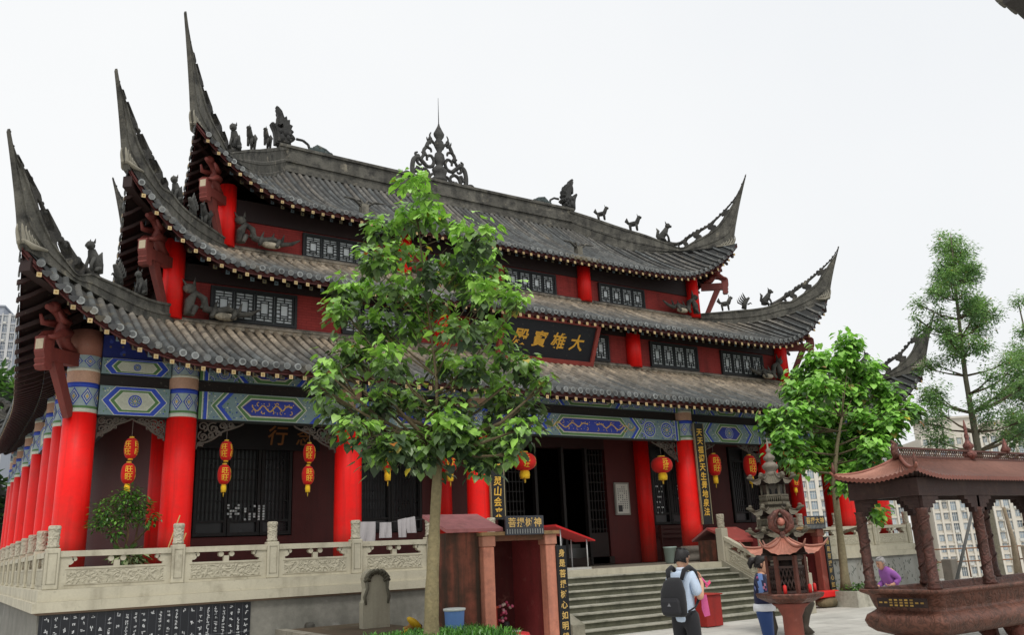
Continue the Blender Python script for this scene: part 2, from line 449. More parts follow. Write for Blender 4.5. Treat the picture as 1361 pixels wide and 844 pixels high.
# ---- hip ridges and horns
def beast(mb, c, fx, s, col, kind):
    """small sculpted ridge animal; c foot point, fx unit horizontal facing"""
    c = V(c); f = V(fx); up = V((0,0,1)); sd = f.cross(up)
    def P(a, b, d=0): return c + f*(a*s) + up*(b*s) + sd*(d*s)
    if kind == 0:      # seated lion
        mb.tube([P(-.32,.05), P(-.25,.35), P(-.02,.6), P(.12,.85)], [.2*s,.24*s,.2*s,.13*s], 8, col)
        mb.ell(P(.2,.98), (.17*s,.17*s,.18*s), col, 8, 5)
        mb.tube([P(.25,.95), P(.42,.9)], [.09*s,.07*s], 6, col)
        for d in (-.1,.1):
            mb.tube([P(.05,.55,d), P(.18,.28,d), P(.2,0,d)], [.08*s,.06*s,.07*s], 6, col)
            mb.tube([P(-.25,.2,d*1.6), P(-.05,.15,d*1.8), P(.02,0,d*1.8)], [.1*s,.08*s,.07*s], 6, col)
            mb.tube([P(.12,1.1,d), P(.08,1.28,d)], [.05*s,.01*s], 5, col)
        mb.tube([P(-.35,.1), P(-.5,.4), P(-.4,.75), P(-.5,.95)], [.06*s,.09*s,.1*s,.02*s], 6, col)
    elif kind == 1:    # standing horse-like beast
        mb.tube([P(-.35,.55), P(0,.55), P(.25,.62), P(.38,.9), P(.42,1.05)], [.19*s,.22*s,.2*s,.16*s,.13*s], 8, col)
        mb.tube([P(.4,1.05), P(.62,.95)], [.15*s,.09*s], 6, col)
        for a in (-.3,.2):
            for d in (-.09,.09): mb.tube([P(a,.5,d), P(a+.03,0,d)], [.11*s,.08*s], 6, col)
        mb.tube([P(-.38,.6), P(-.55,.85), P(-.5,1.1)], [.1*s,.16*s,.03*s], 6, col)
        mb.tube([P(.36,1.1), P(.3,1.35)], [.05*s,.01*s], 5, col)
    else:              # flame crested bird/dragon head
        mb.tube([P(-.2,0), P(-.1,.4), P(.1,.7), P(.3,.85)], [.2*s,.18*s,.15*s,.08*s], 8, col)
        for i in range(5):
            a = -.35 + i*.12
            mb.tube([P(a*.6,.3+.08*i), P(a-.25,.55+.14*i), P(a-.3,.85+.12*i)], [.07*s,.06*s,.008*s], 5, col)
        mb.tube([P(.1,.3), P(.35,.4), P(.45,.3)], [.06*s,.06*s,.02*s], 5, col)

def hip_ridge(T, a, b, crest, zc, thick, beasts, dirname):
    """solid moulded ridge running down the hip from a (wall) to b (horn tip)"""
    a = V((*a, 0)); b = V((*b, 0)); D = b - a; h = D.normalized(); n = V((-h.y, h.x, 0))
    cr = smooth_tab(crest, 10)
    cz = lambda t: interp(cr, t)
    def tile(t):
        P = a + D*t; k = 0
        d = T.sides[0]
        vv = max(0, min(1, (1 - t/.885)))
        return T.ze + (T.zt-T.ze)*T.prof(vv) + T.lift(vv, vv)
    te = .905
    tipz = crest[-1][1]
    def low(t):
        if t <= .885: return tile(t) - .1
        u = (t - .885)/(1 - .885)
        return lerp(tile(.885) - .12, tipz - .05, u ** .82)
    mb = MB(); N = 46
    col = lambda t: jit(RIDGE, .12)
    R = []; R2 = []; gap = []
    hw = lambda t: lerp(thick, .014, max(0, (t-.5)/.5)**1.1)
    # body: wall-like up to t=.6, above that its top falls back to leave a pierced band under the crest rail
    def band(t):   # height of the pierced band
        if t < .56: return 0
        if t < .64: return .30 * (t-.56)/.08
        return .30 if t < .82 else max(0, .30 * (1 - (t-.82)/.11))
    for i in range(N + 1):
        t = i/N
        P = a + D*t; w = hw(t); zl = low(t); zt = max(zl + .03, cz(t) - band(t) - .05)
        zt = max(zt, zl + .05)
        H = zt - zl
        prof = [(-1.25, 0), (-1.25, .12), (-1.0, .14), (-1.0, .40), (-1.2, .43), (-1.2, .52), (-.9, .55), (-.9, .86), (-1.15, .9), (-1.15, 1.0), (1.15, 1.0), (1.15, .9), (.9, .86), (.9, .55), (1.2, .52), (1.2, .43), (1.0, .40), (1.0, .14), (1.25, .12), (1.25, 0)]
        R.append([P + n*(math.copysign(w + (abs(x)-1)*.11, x)) + V((0,0,zl + H*y)) for x, y in prof])
    mb.rings(R, [jit(RIDGE, .2) for _ in range(N)], True, False)
    # crest rail
    path = []; rad = []
    for i in range(int(N*.5), N + 1):
        t = i/N
        path.append(a + D*t + V((0,0,cz(t)))); rad.append(lerp(.085, .016, max(0, (t-.55)/.45)))
    mb.tube(path, rad, 6, S(74,72,68))
    o = mb.build('hip_ridge', M['ridge'], HALL)
    # pierced scrolls in the band
    sm = MB(); L = D.length
    t = .585
    while t < .925:
        c_ = .62*max(.3, band(t)/.3)/L
        R = []
        for i in range(9):
            u = i/8; sh = .16*c_*math.sin(2*PI*u); wd = c_*(.30 + .38*abs(2*u-1)**2.2); tm = t + c_*.5 + sh + .25*c_*(u-.5)
            tl, tr_ = tm - wd/2, tm + wd/2
            def pz(tt): return lerp(cz(tt) - band(tt) - .09, cz(tt) + .02, u)
            q = hw(tm)*.8 + .03
            R.append([a + D*tl - n*q + V((0,0,pz(tl))), a + D*tr_ - n*q + V((0,0,pz(tr_))), a + D*tr_ + n*q + V((0,0,pz(tr_))), a + D*tl + n*q + V((0,0,pz(tl)))])
        sm.rings(R, S(64,62,58), True, False)
        t += c_
    # scalloped top edge
    t = .62
    while t < .995:
        P = a + D*t + V((0,0,cz(t)+.03)); s_ = lerp(.10, .025, (t-.6)/.4)
        s_ *= random.uniform(.7,1.35); sm.ell(P, (s_, s_, s_*.9), S(70,70,68), 6, 4)
        t += .022
    sm.build('pierced_crest', M['ridge'], o)
    # pale leaf ornament at the horn base
    om = MB()
    tb = .885; Pb = a + D*tb
    for sgn in (-1, 1):
        for (t0, t1, z0, z1, r) in ((.885,.90,-.0,.40,.05), (.87,.885,.02,.34,.05), (.855,.87,.04,.28,.045), (.84,.855,.05,.22,.04), (.825,.84,.06,.17,.035)):
            pth = []
            for i in range(7):
                u = i/6; tt = lerp(t0, t1 + .012*math.sin(PI*u), u)
                pth.append(a + D*tt + n*sgn*(hw(tt)*1.0 + .015*math.sin(PI*u)) + V((0,0, tile(.885) + lerp(z0, z1, u))))
            om.tube(pth, [r*(1-.75*i/6) for i in range(7)], 6, jit(S(142,138,125), .12))
        om.tube([a + D*.895 + n*sgn*.05 + V((0,0,tile(.885)+.06)), a + D*.86 + n*sgn*.12 + V((0,0,tile(.885)-.03)), a + D*.80 + n*sgn*.16 + V((0,0,tile(.885)-.0))], [.03,.06,.03], 6, S(140,135,121))
    om.build('horn_leaf_ornament', M['stone'], o)
    for (t, s_, kd) in beasts:
        bm = MB(); beast(bm, a + D*t + V((0,0,cz(t)+.03)), h, s_*.92, jit(S(70,70,67), .15), kd)
        bm.build('ridge_beast', M['ridge'], o)
    # corner beam under the hip
    cb = MB(); R = []
    for i in range(9):
        t = lerp(.15, .86, i/8); P = a + D*t; z = tile(min(t,.885)) - .2
        R.append([P - n*.11 + V((0,0,z-.26)), P + n*.11 + V((0,0,z-.26)), P + n*.11 + V((0,0,z)), P - n*.11 + V((0,0,z))])
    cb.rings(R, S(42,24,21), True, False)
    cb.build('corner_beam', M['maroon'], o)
    return o

def mir(p): return (2*XC - p[0], p[1])
def back(p): return (p[0], 54.8 - p[1])
specs = [
 (T1, (4.0,20.9), (.17,16.7), [(0,7.92),(.2,7.74),(.41,7.72),(.52,7.70),(.61,7.76),(.69,8.01),(.77,8.30),(.86,8.82),(.957,9.25),(1.0,9.66)], .15, [(.23,.5,0),(.38,.5,2),(.53,.62,0)]),
 (T2, (5.75,23.2), (2.1,18.9), [(0,10.66),(.26,10.62),(.41,10.60),(.52,10.68),(.62,10.97),(.77,11.46),(.886,11.95),(.962,12.36),(1.0,12.70)], .15, [(.2,.52,1),(.34,.55,2),(.49,.6,0)]),
 (T3, (8.6,27.3), (3.95,21.4), [(0,16.1),(.13,15.6),(.275,15.0),(.42,14.45),(.58,13.82),(.67,14.10),(.77,14.42),(.864,14.95),(.94,15.55),(1.0,16.40)], .17, [(.18,.55,1),(.36,.6,1),(.53,.75,0)]),
]
HIPS = []
for (T, a, b, crest, th, bs) in specs:
    for m in (0, 1):
        for bk in (0, 1):
            aa, bb = a, b
            if m: aa, bb = mir(aa), mir(bb)
            if bk: aa, bb = back(aa), back(bb)
            HIPS.append(hip_ridge(T, aa, bb, crest, 0, th, bs if not bk else [], ''))

# ---- main ridge
mr = MB()
prof = [(.30,15.05),(.30,15.2),(.22,15.22),(.22,15.42),(.28,15.44),(.28,15.52),(.2,15.54),(.2,15.98),(.26,16.0),(.26,16.1),(.2,16.14)]
Rr = []
for x in [8.5 + i*(13.1/26) for i in range(27)]:
    zz = .05*((x-XC)/6.5)**2
    Rr.append([(x, 27.4 - w, z + zz) for w, z in prof] + [(x, 27.4 + w, z + zz) for w, z in prof[::-1]])
mr.rings(Rr, [jit(RIDGE, .2) for _ in range(26)], True, False)
MR = mr.build('main_ridge', M['ridge'], HALL)
# ornament
om = MB(); OC = S(72,72,70); oz = 16.14; oy = 27.4
def spiral(mb, cx, cz, r0, r1, a0, a1, rad, y, col, n=22, taper=.4):
    pth = []; rr = []
    for i in range(n + 1):
        u = i/n; a = lerp(a0, a1, u); r = lerp(r0, r1, u)
        pth.append((cx + r*math.cos(a), y, cz + r*math.sin(a))); rr.append(rad*lerp(1, taper, u))
    mb.tube(pth, rr, 6, col, up=(0,1,0))
om.lathe([(.32,0),(.34,.12),(.24,.2),(.3,.35),(.34,.5),(.22,.62),(.14,.7),(.2,.8),(.24,1.0),(.2,1.2),(.1,1.3),(.16,1.42),(.22,1.6),(.19,1.75),(.12,1.85),(.22,2.0),(.24,2.1),(.16,2.25),(.06,2.45),(.015,2.62)], (XC,oy,oz), 12, OC, sy=.7)
for sg in (-1, 1):
    f = lambda x: XC + sg*x
    def cv(pts, rad, taper=.5):
        q = smooth_tab(pts, 8); n = len(q)
        om.tube([(f(x), oy, oz + z) for x, z in q], [1.3*rad*lerp(1, taper, i/(n-1)) for i in range(n)], 6, OC, up=(0,1,0))
    cv([(1.18,0),(1.22,.35),(1.15,.72),(.95,.85),(.75,.7),(.55,.55),(.33,.62),(.26,.85),(.38,1.05),(.55,.98),(.56,.82)], .085)
    cv([(.95,.02),(.9,.28),(.7,.42),(.5,.3),(.52,.12),(.66,.12)], .07)
    cv([(.95,.85),(1.0,.66),(.88,.55),(.8,.62)], .06)
    cv([(1.1,.2),(.98,.42),(.82,.3)], .06)
    cv([(.55,.0),(.42,.2),(.28,.3)], .07)
    cv([(.85,.8),(.72,1.02),(.8,1.15)], .06)
    cv([(.62,1.0),(.7,1.2),(.58,1.38),(.4,1.35),(.36,1.22)], .07)
    cv([(.58,1.38),(.5,1.6),(.38,1.75),(.42,1.95),(.36,2.1)], .075, .2)
    cv([(.38,1.75),(.22,1.62),(.16,1.45)], .06)
    cv([(.36,1.6),(.52,1.72),(.56,1.85)], .055, .2)
    cv([(1.0,.84),(1.08,1.0),(.98,1.08)], .055)
    cv([(1.2,0),(1.45,.12),(1.6,.03)], .07)
    for (x, z, r) in ((.95,.92,.09),(.72,1.08,.08),(.4,1.8,.1),(1.0,.42,.07),(.62,.45,.08),(.75,.08,.08)):
        om.ell((f(x), oy, oz+z), (r,.06,r), OC, 8, 5)
OM = om.build('ridge_ornament', M['ridge'], MR)
rod = MB(); rod.tube([(XC,oy,oz+2.6),(XC,oy,oz+3.75)], [.02,.008], 6, S(90,92,95)); rod.build('lightning_rod', M['iron'], MR)
# ridge dragons
def ridge_dragon(sg):
    mb = MB(); X0 = XC - sg*6.4; y = 27.4; z0 = 16.15; c = S(60,60,59)
    # sg=+1: left end, mouth towards the ridge centre (+X)
    out = [(-.42,0),(-.44,.35),(-.5,.55),(-.66,.78),(-.58,.84),(-.4,.66),(-.18,.62),(-.05,.72),(-.12,.9),(-.3,.8),(-.34,1.05),(-.28,1.28),(-.4,1.52),(-.3,1.5),(-.15,1.4),(.0,1.12),(.12,1.2),(.16,1.05),(.3,1.08),(.3,.9),(.46,.86),(.38,.7),(.52,.62),(.36,.5),(.5,.46),(.62,.36),(.5,.28),(.34,.26),(.4,.12),(.3,0)]
    for k, (sc, d) in enumerate(((1.0,.10),(.93,.16),(.8,.2))):
        po = [((u+.02)*sc - .02, .0 + (w-.5)*sc + .5 if k else w) for u, w in out]
        mb.prism(po, lambda u, w, dd: (X0 + sg*u*.72, y + dd, z0 + w), -d, d, c)
    for (u, w, r) in ((.05,.45,.13),(.2,.3,.12),(.28,.45,.1),(-.1,.25,.15),(.32,.2,.08),(-.2,.5,.1)):
        mb.ell((X0 + sg*u*.72, y - .18, z0 + w), (r*.72,.08,r), c, 8, 5)
    for (u0,w0,u1,w1) in ((.5,.42,.75,.42),(.75,.42,.95,.3),(.95,.3,1.02,.1)):
        mb.tube([(X0+sg*u0,y,z0+w0),(X0+sg*u1,y,z0+w1)], [.05,.045], 6, c)
    for (u, r) in ((1.05,.12),(1.25,.18),(1.45,.15),(1.62,.12),(1.8,.1)):
        mb.ell((X0+sg*u, y, z0 + r*.7), (r,.14,r), S(66,76,76), 8, 5)
    mb.tube([(X0+sg*1.0,y,z0+.05),(X0+sg*1.3,y,z0+.28),(X0+sg*1.6,y,z0+.2),(X0+sg*1.95,y,z0+.04)], [.07,.1,.09,.03], 6, S(66,76,76))
    mb.build('ridge_dragon', M['ridge'], MR)
ridge_dragon(1); ridge_dragon(-1)
# small sculpture on the top roof slope
for x in (10.2, 18.9):
    sb = MB(); pz = T3.pt(0, x - 4.51, .28)
    sb.box(x-.12, x+.12, pz.y-.1, pz.y+.12, pz.z-.05, pz.z+.35, jit(S(120,116,104)))
    for a in (-.7,-.25,.25,.7): sb.tube([(x,pz.y,pz.z+.25),(x+a*.5,pz.y,pz.z+.5),(x+a,pz.y-.05,pz.z+.42+.1*abs(a))], [.06,.05,.02], 6, S(92,90,84))
    sb.build('roof_sculpture', M['ridge'], HALL)

# ---- walls
wm = MB(); WR = S(154,54,50)
wm.box(4.05,26.05,20.95,33.85,7.2,9.0,WR)
wm.build('wall', M['redwall'], HALL, label='dark red wall of the second storey')
wm = MB(); wm.box(5.8,24.3,23.25,31.55,10.1,11.95,WR); wm.build('wall', M['redwall'], HALL, label='dark red wall of the third storey')
# near-black boards added to paint the eave shade onto the wall heads
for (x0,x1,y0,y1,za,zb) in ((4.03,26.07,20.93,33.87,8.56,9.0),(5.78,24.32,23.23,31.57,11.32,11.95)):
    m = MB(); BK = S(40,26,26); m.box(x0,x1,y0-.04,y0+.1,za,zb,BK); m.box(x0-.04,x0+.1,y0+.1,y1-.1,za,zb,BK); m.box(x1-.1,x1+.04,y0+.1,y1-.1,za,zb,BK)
    m.build('eave_shade_board', M['darkwood'], HALL)
# moulded mortar band at the foot of each upper wall
for (x0,x1,y0,y1,z) in ((3.9,26.2,20.78,34.02,7.40),(5.65,24.45,23.08,31.72,10.32)):
    b = MB()
    for (e, za, zb, c) in ((.0,z-.1,z+.07,S(176,164,146)),(.035,z+.07,z+.12,S(150,140,126)),(.0,z+.12,z+.17,S(120,112,102))):
        b.box(x0-e,x1+e,y0-e,y0+.16,za,zb,c); b.box(x0-e,x0+.16,y0+.16,y1-.16,za,zb,c); b.box(x1-.16,x1+e,y0+.16,y1-.16,za,zb,c); b.box(x0-e,x1+e,y1-.16,y1+e,za,zb,c)
    b.build('wall_foot_moulding', M['ridge'], HALL)
# ground-floor wall with doorway (opening X 13.15-17.2)
g = MB(); GW = S(84,31,29); YW = 20.95
for (x0, x1) in ((4.05,4.75),(7.15,8.85),(10.75,13.15),(17.2,19.0),(20.55,22.7),(25.1,26.05)): g.box(x0,x1,YW,YW+.25,1.26,5.35,GW)
for (x0, x1) in ((4.75,7.15),(8.85,10.75),(19.0,20.55),(22.7,25.1)): g.box(x0,x1,YW,YW+.25,1.26,2.38,GW); g.box(x0,x1,YW,YW+.25,5.0,5.35,GW)
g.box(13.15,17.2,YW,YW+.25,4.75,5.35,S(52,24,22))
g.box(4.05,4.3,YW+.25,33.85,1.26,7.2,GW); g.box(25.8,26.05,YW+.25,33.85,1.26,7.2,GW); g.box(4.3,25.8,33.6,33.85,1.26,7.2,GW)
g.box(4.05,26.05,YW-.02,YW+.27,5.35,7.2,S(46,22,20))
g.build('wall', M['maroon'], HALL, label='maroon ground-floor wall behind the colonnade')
# shadowed interior
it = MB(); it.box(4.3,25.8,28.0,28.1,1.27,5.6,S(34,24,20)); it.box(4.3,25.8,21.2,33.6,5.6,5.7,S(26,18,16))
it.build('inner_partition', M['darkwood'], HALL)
al = MB(); al.box(14.2,16.6,26.4,27.4,1.27,2.5,S(70,30,22)); al.box(14.5,16.3,26.9,27.6,2.5,3.4,S(110,80,35)); al.build('altar', M['paint'], HALL)
# ceiling of the colonnade
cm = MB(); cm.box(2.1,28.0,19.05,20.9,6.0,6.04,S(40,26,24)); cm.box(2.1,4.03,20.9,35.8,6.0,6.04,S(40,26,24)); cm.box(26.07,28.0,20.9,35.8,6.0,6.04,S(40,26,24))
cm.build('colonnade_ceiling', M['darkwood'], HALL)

# ---- windows
def lattice(fm, x0, x1, z0, z1, y, w=.017, col=S(34,38,40)):
    fr = .04
    fm.box(x0,x1,y-.03,y+.03,z0,z0+fr,col); fm.box(x0,x1,y-.03,y+.03,z1-fr,z1,col)
    fm.box(x0,x0+fr,y-.03,y+.03,z0+fr,z1-fr,col); fm.box(x1-fr,x1,y-.03,y+.03,z0+fr,z1-fr,col)
    W = x1-x0-2*fr; H = z1-z0-2*fr; a = x0+fr; c = z0+fr
    def vb(u, v0, v1): fm.box(a+u*W-w/2,a+u*W+w/2,y-.022,y+.012,c+v0*H,c+v1*H,col)
    def hb(v, u0, u1): fm.box(a+u0*W,a+u1*W,y-.020,y+.010,c+v*H-w/2,c+v*H+w/2,col)
    vb(.26,.2,.8); vb(.74,.2,.8); vb(.5,0,.2); vb(.5,.8,1); vb(.26,.1,.2); vb(.74,.1,.2)
    for v in (.1,.2,.8,.9): hb(v,0,1)
    for v in (.36,.52,.66): hb(v,0,.26); hb(v,.74,1)
    hb(.28,.26,.74); hb(.72,.26,.74)
def window(x0, x1, z0, z1, y, leaves=4, pc=S(196,202,204)):
    fm = MB(); pm = MB(); fc = S(36,38,40)
    fm.box(x0-.07,x1+.07,y-.05,y+.04,z0-.07,z0,fc); fm.box(x0-.07,x1+.07,y-.05,y+.04,z1,z1+.07,fc)
    fm.box(x0-.07,x0,y-.05,y+.04,z0,z1,fc); fm.box(x1,x1+.07,y-.05,y+.04,z0,z1,fc)
    w = (x1-x0)/leaves
    for i in range(leaves): lattice(fm, x0+i*w+.012, x0+(i+1)*w-.012, z0+.004, z1-.004, y)
    o = fm.build('window', M['darkwood'], HALL)
    for i in range(leaves):
        pm.face([(x0+i*w,y+.02,z0),(x0+(i+1)*w,y+.02,z0),(x0+(i+1)*w,y+.02,z1),(x0+i*w,y+.02,z1)], jit(pc,.12))
    pm.build('pane', M['pane'], o)
for (a, b) in ((4.98,7.05),(8.45,10.55),(12.5,14.6),(15.5,17.6),(19.55,21.65),(22.97,25.07)): window(a,b,7.68,8.44,20.91)
for (a, b) in ((8.1,10.22),(12.3,14.4),(15.3,17.3),(19.4,21.5)): window(a,b,10.53,11.2,23.21)
def dark_lattice(x0, x1, z0, z1, y, leaves, name='lattice_window', pc=S(24,24,26)):
    fm = MB(); c = S(30,28,28); w = (x1-x0)/leaves
    for i in range(leaves):
        a, b = x0+i*w+.01, x0+(i+1)*w-.01
        fm.box(a,b,y-.04,y+.04,z0,z0+.08,c); fm.box(a,b,y-.04,y+.04,z1-.08,z1,c); fm.box(a,a+.07,y-.04,y+.04,z0+.08,z1-.08,c); fm.box(b-.07,b,y-.04,y+.04,z0+.08,z1-.08,c)
        zl = z0 + (z1-z0)*.12; fm.box(a+.07,b-.07,y-.03,y+.03,zl,zl+.06,c); zu = z1-(z1-z0)*.2; fm.box(a+.07,b-.07,y-.03,y+.03,zu,zu+.06,c)
        n = max(3, int((b-a)/.09))
        for k in range(1, n): fm.box(a+(b-a)*k/n-.008,a+(b-a)*k/n+.008,y-.02,y+.01,zl+.06,zu,c)
        for k in range(1, 7): fm.box(a+.07,b-.07,y-.018,y+.008,lerp(zl,zu,k/7)-.008,lerp(zl,zu,k/7)+.008,c)
    o = fm.build(name, M['darkwood'], HALL)
    pm = MB(); pm.face([(x0,y+.05,z0),(x1,y+.05,z0),(x1,y+.05,z1),(x0,y+.05,z1)], pc); pm.build('pane', M['pane'], o)
    return o
dark_lattice(4.78,7.12,2.4,4.98,20.93,3); dark_lattice(8.88,10.72,2.4,4.98,20.93,2); dark_lattice(19.02,20.53,2.4,4.98,20.93,2); dark_lattice(22.73,25.07,2.4,4.98,20.93,3)
# small pale squares set at random over the dark lattice
nw = MB()
random.seed(5)
for (xa, xb, za, zb) in ((5.55,5.85,2.75,3.15),(5.95,6.5,2.75,3.12),(19.15,19.45,2.75,3.75),(20.1,20.25,3.2,3.8)):
    for r in range(6):
        for c in range(5):
            if random.random() < .55:
                x = lerp(xa,xb,c/5); z = lerp(za,zb,r/6); nw.face([(x,20.86,z),(x+.05,20.86,z),(x+.05,20.86,z+.045),(x,20.86,z+.045)], jit(S(190,195,195),.3))
nw.build('pale_panes', M['pane'], HALL)
# door leaves standing open in the central doorway
for (x, w) in ((13.25,.75),(14.35,.12),(15.35,.12),(16.25,.75)):
    d = MB(); c = S(30,26,25)
    d.box(x,x+.09,20.75,20.9,1.3,4.75,c)
    if w > .2:
        d.box(x+.09,x+w,20.8,20.86,1.3,2.2,S(38,28,26)); 
        for k in range(6): d.box(x+.09+k*(w-.09)/5.5,x+.115+k*(w-.09)/5.5,20.8,20.85,2.2,4.7,c)
        for k in range(9): d.box(x+.09,x+w,20.802,20.845,2.3+k*.28,2.325+k*.28,c)
    d.build('door_leaf', M['darkwood'], HALL)
th_ = MB(); th_.box(13.15,17.2,20.8,21.1,1.27,1.5,S(46,36,32)); th_.build('door_threshold', M['darkwood'], HALL)

# ---- columns
RED = S(248,24,20)
BLUE = S(44,72,176); GREEN = S(84,122,72); WHITE = S(202,204,188); GOLD = S(204,164,84); PALE = S(140,158,182); DKB = S(30,42,110); TEAL = S(92,128,128)
def column(x, y, base=True, z0=1.26, r=.315):
    c = MB()
    c.lathe([(r*1.02,z0+.44),(r*1.01,2.4),(r,3.4),(r*.975,4.80)], (x,y,0), 28, RED, True)
    o = c.build('column', M['lacquer'], HALL)
    b = MB(); f = r*.985
    b.lathe([(f,4.80),(f,4.88)], (x,y,0), 28, WHITE, True); 
    b.lathe([(f-.002,4.88),(f-.002,4.93)], (x,y,0), 28, GREEN, False); b.lathe([(f-.004,4.93),(f-.004,5.30)], (x,y,0), 28, S(150,166,168), False)
    b.lathe([(f,5.30),(f,5.40)], (x,y,0), 28, BLUE, True); b.lathe([(f-.005,5.40),(f-.005,5.64)], (x,y,0), 28, S(190,150,126), False)
    b.lathe([(f,5.64),(f,5.70)], (x,y,0), 28, WHITE, True); b.lathe([(f-.003,5.70),(f-.003,5.96)], (x,y,0), 28, S(150,166,168), False); b.lathe([(f-.006,5.96),(f-.006,6.5 if (abs(x-XC) > 12 and y < 19) else 6.14)], (x,y,0), 28, S(150,100,84), True)
    def onc(a, z, rr): return (x + rr*math.cos(a), y + rr*math.sin(a), z)
    for (zc, hh) in ((5.115,.18),(5.83,.12)):
        for k in range(8):
            a0 = 2*PI*k/8 + .2; ww = .36
            for (s_, c_, o_) in ((1,BLUE,.004),(.78,WHITE,.006),(.62,BLUE,.008),(.44,S(170,180,170),.010),(.2,GOLD,.012)):
                b.face([onc(a0-ww*s_,zc,f+o_),onc(a0,zc-hh*s_,f+o_),onc(a0+ww*s_,zc,f+o_),onc(a0,zc+hh*s_,f+o_)], c_)
    b.build('painted_band', M['paint'], o)
    s_ = MB()
    s_.lathe([(.50,z0),(.50,z0+.12),(.44,z0+.15),(.40,z0+.20),(.43,z0+.27),(.46,z0+.33),(.42,z0+.40),(.36,z0+.445)], (x,y,0), 24, S(104,98,90), True)
    s_.build('column_base', M['oldstone'], o)
    return o
FX = (2.03,3.98,7.77,11.33,18.67,22.33,26.12,28.07)
for x in FX: column(x, 18.9)
for y in (20.85,22.8,26.0,29.2,32.4,34.2,35.9):
    column(2.03, y); column(28.07, y)
def plain_column(x, y, z0, z1, r):
    c = MB(); c.lathe([(r,z0),(r*.98,z1)], (x,y,0), 24, RED, True); return c.build('column', M['lacquer'], HALL)
for x in (4.02,11.34,18.66,26.08): plain_column(x, 20.88, 1.27, 5.4, .26)
for x in (4.0,11.42,18.68,26.1): plain_column(x, 20.83, 7.5, 9.5 if x in (4.0,26.1) else 8.75, .25)
for x in (5.76,11.34,18.6,24.1): plain_column(x, 23.12, 10.4, 12.25 if x in (5.76,24.1) else 11.75, .25)
for (x, y, z0, z1) in ((4.0,25.5,7.5,8.8),(5.76,27.4,10.4,11.8)): plain_column(x, y, z0, z1, .25)

# ---- painted beams
def beam2d(o, e, nrm):
    o = V(o); e = V(e); nrm = V(nrm)
    return lambda s_, t, d: o + e*s_ + V((0,0,t)) + nrm*d
def disc2(mb, F, cx, cz, r, d, col, n=12, clip=None):
    pts = []
    for k in range(n):
        s_, t = cx + r*math.cos(2*PI*k/n), cz + r*math.sin(2*PI*k/n)
        if clip: s_ = min(max(s_, clip[0]), clip[1]); t = min(max(t, clip[2]), clip[3])
        pts.append(F(s_, t, d))
    mb.face(pts, col)
def hexa(mb, F, cx, hw, z0, z1, tip, d, col):
    zc = (z0+z1)/2
    mb.face([F(cx-hw,zc,d),F(cx-hw+tip,z0,d),F(cx+hw-tip,z0,d),F(cx+hw,zc,d),F(cx+hw-tip,z1,d),F(cx-hw+tip,z1,d)], col)
def rosette(mb, F, cx, cz, r, d, clip):
    disc2(mb, F, cx, cz, r, d, WHITE, 16, clip); disc2(mb, F, cx, cz, r*.93, d+.001, BLUE, 16, clip); disc2(mb, F, cx, cz, r*.74, d+.002, S(160,170,140), 16, clip)
    disc2(mb, F, cx, cz, r*.7, d+.003, S(70,104,80), 16, clip)
    for k in range(8):
        a = 2*PI*k/8; x, z = cx + r*.55*math.cos(a), cz + r*.55*math.sin(a)
        if clip[0] < x < clip[1] and clip[2] < z < clip[3]:
            disc2(mb, F, x, z, r*.19, d+.004, WHITE, 8, clip); disc2(mb, F, x, z, r*.14, d+.005, BLUE, 8, clip)
    disc2(mb, F, cx, cz, r*.28, d+.006, PALE, 10, clip); disc2(mb, F, cx, cz, r*.16, d+.007, GOLD, 8, clip)
def dragon2d(mb, F, cx, cz, w, h, d, flip=1):
    pts = [(-.48,.1),(-.36,-.2),(-.22,.18),(-.06,-.22),(.1,.2),(.24,-.12),(.34,.2),(.46,.12)]
    q = smooth_tab(pts, 6)
    for i in range(len(q)-1):
        (a, b), (c, e) = q[i], q[i+1]; th = .05*h*(1 - .5*abs(i/len(q)-.55))
        dx, dz = (c-a)*w, (e-b)*h; l = math.hypot(dx, dz) or 1; nx, nz = -dz/l*th/1.0, dx/l*th/1.0
        P = [(cx+flip*a*w+flip*nx, cz+b*h+nz), (cx+flip*a*w-flip*nx, cz+b*h-nz), (cx+flip*c*w-flip*nx, cz+e*h-nz), (cx+flip*c*w+flip*nx, cz+e*h+nz)]
        mb.face([F(s_, t, d) for s_, t in P], GOLD)
    for (u, v, r) in ((-.47,.15,.06),(.45,.16,.09),(.4,.3,.05),(.5,.3,.04),(-.26,-.3,.04),(-.2,.3,.04),(.12,-.3,.04),(.05,.34,.035),(-.4,-.3,.035),(.3,-.3,.04),(-.1,-.05,.035),(.2,.02,.035)): disc2(mb, F, cx+flip*u*w, cz+v*h, r*h, d+.001, GOLD, 7)
    for i in range(9):
        u = -.44 + .11*i; v = .26*(1 if i % 2 else -1); a0 = i*1.3
        P = [(cx+flip*u*w + .11*h*math.cos(a0+k*.7), cz+v*h + .13*h*math.sin(a0+k*.7)) for k in range(6)]
        for (x0,z0_),(x1,z1_) in zip(P,P[1:]):
            dx, dz = x1-x0, z1_-z0_; l = math.hypot(dx,dz) or 1; nx, nz = -dz/l*.018*h/.55, dx/l*.018*h/.55
            mb.face([F(x0+nx,z0_+nz,d+.0008),F(x0-nx,z0_-nz,d+.0008),F(x1-nx,z1_-nz,d+.0008),F(x1+nx,z1_+nz,d+.0008)], GOLD if i % 3 else S(170,140,110))
    random.seed(int(cx*100))
    for k in range(14):
        disc2(mb, F, cx+random.uniform(-.5,.5)*w, cz+random.uniform(-.42,.42)*h, .035*h, d-.001, PALE, 5)
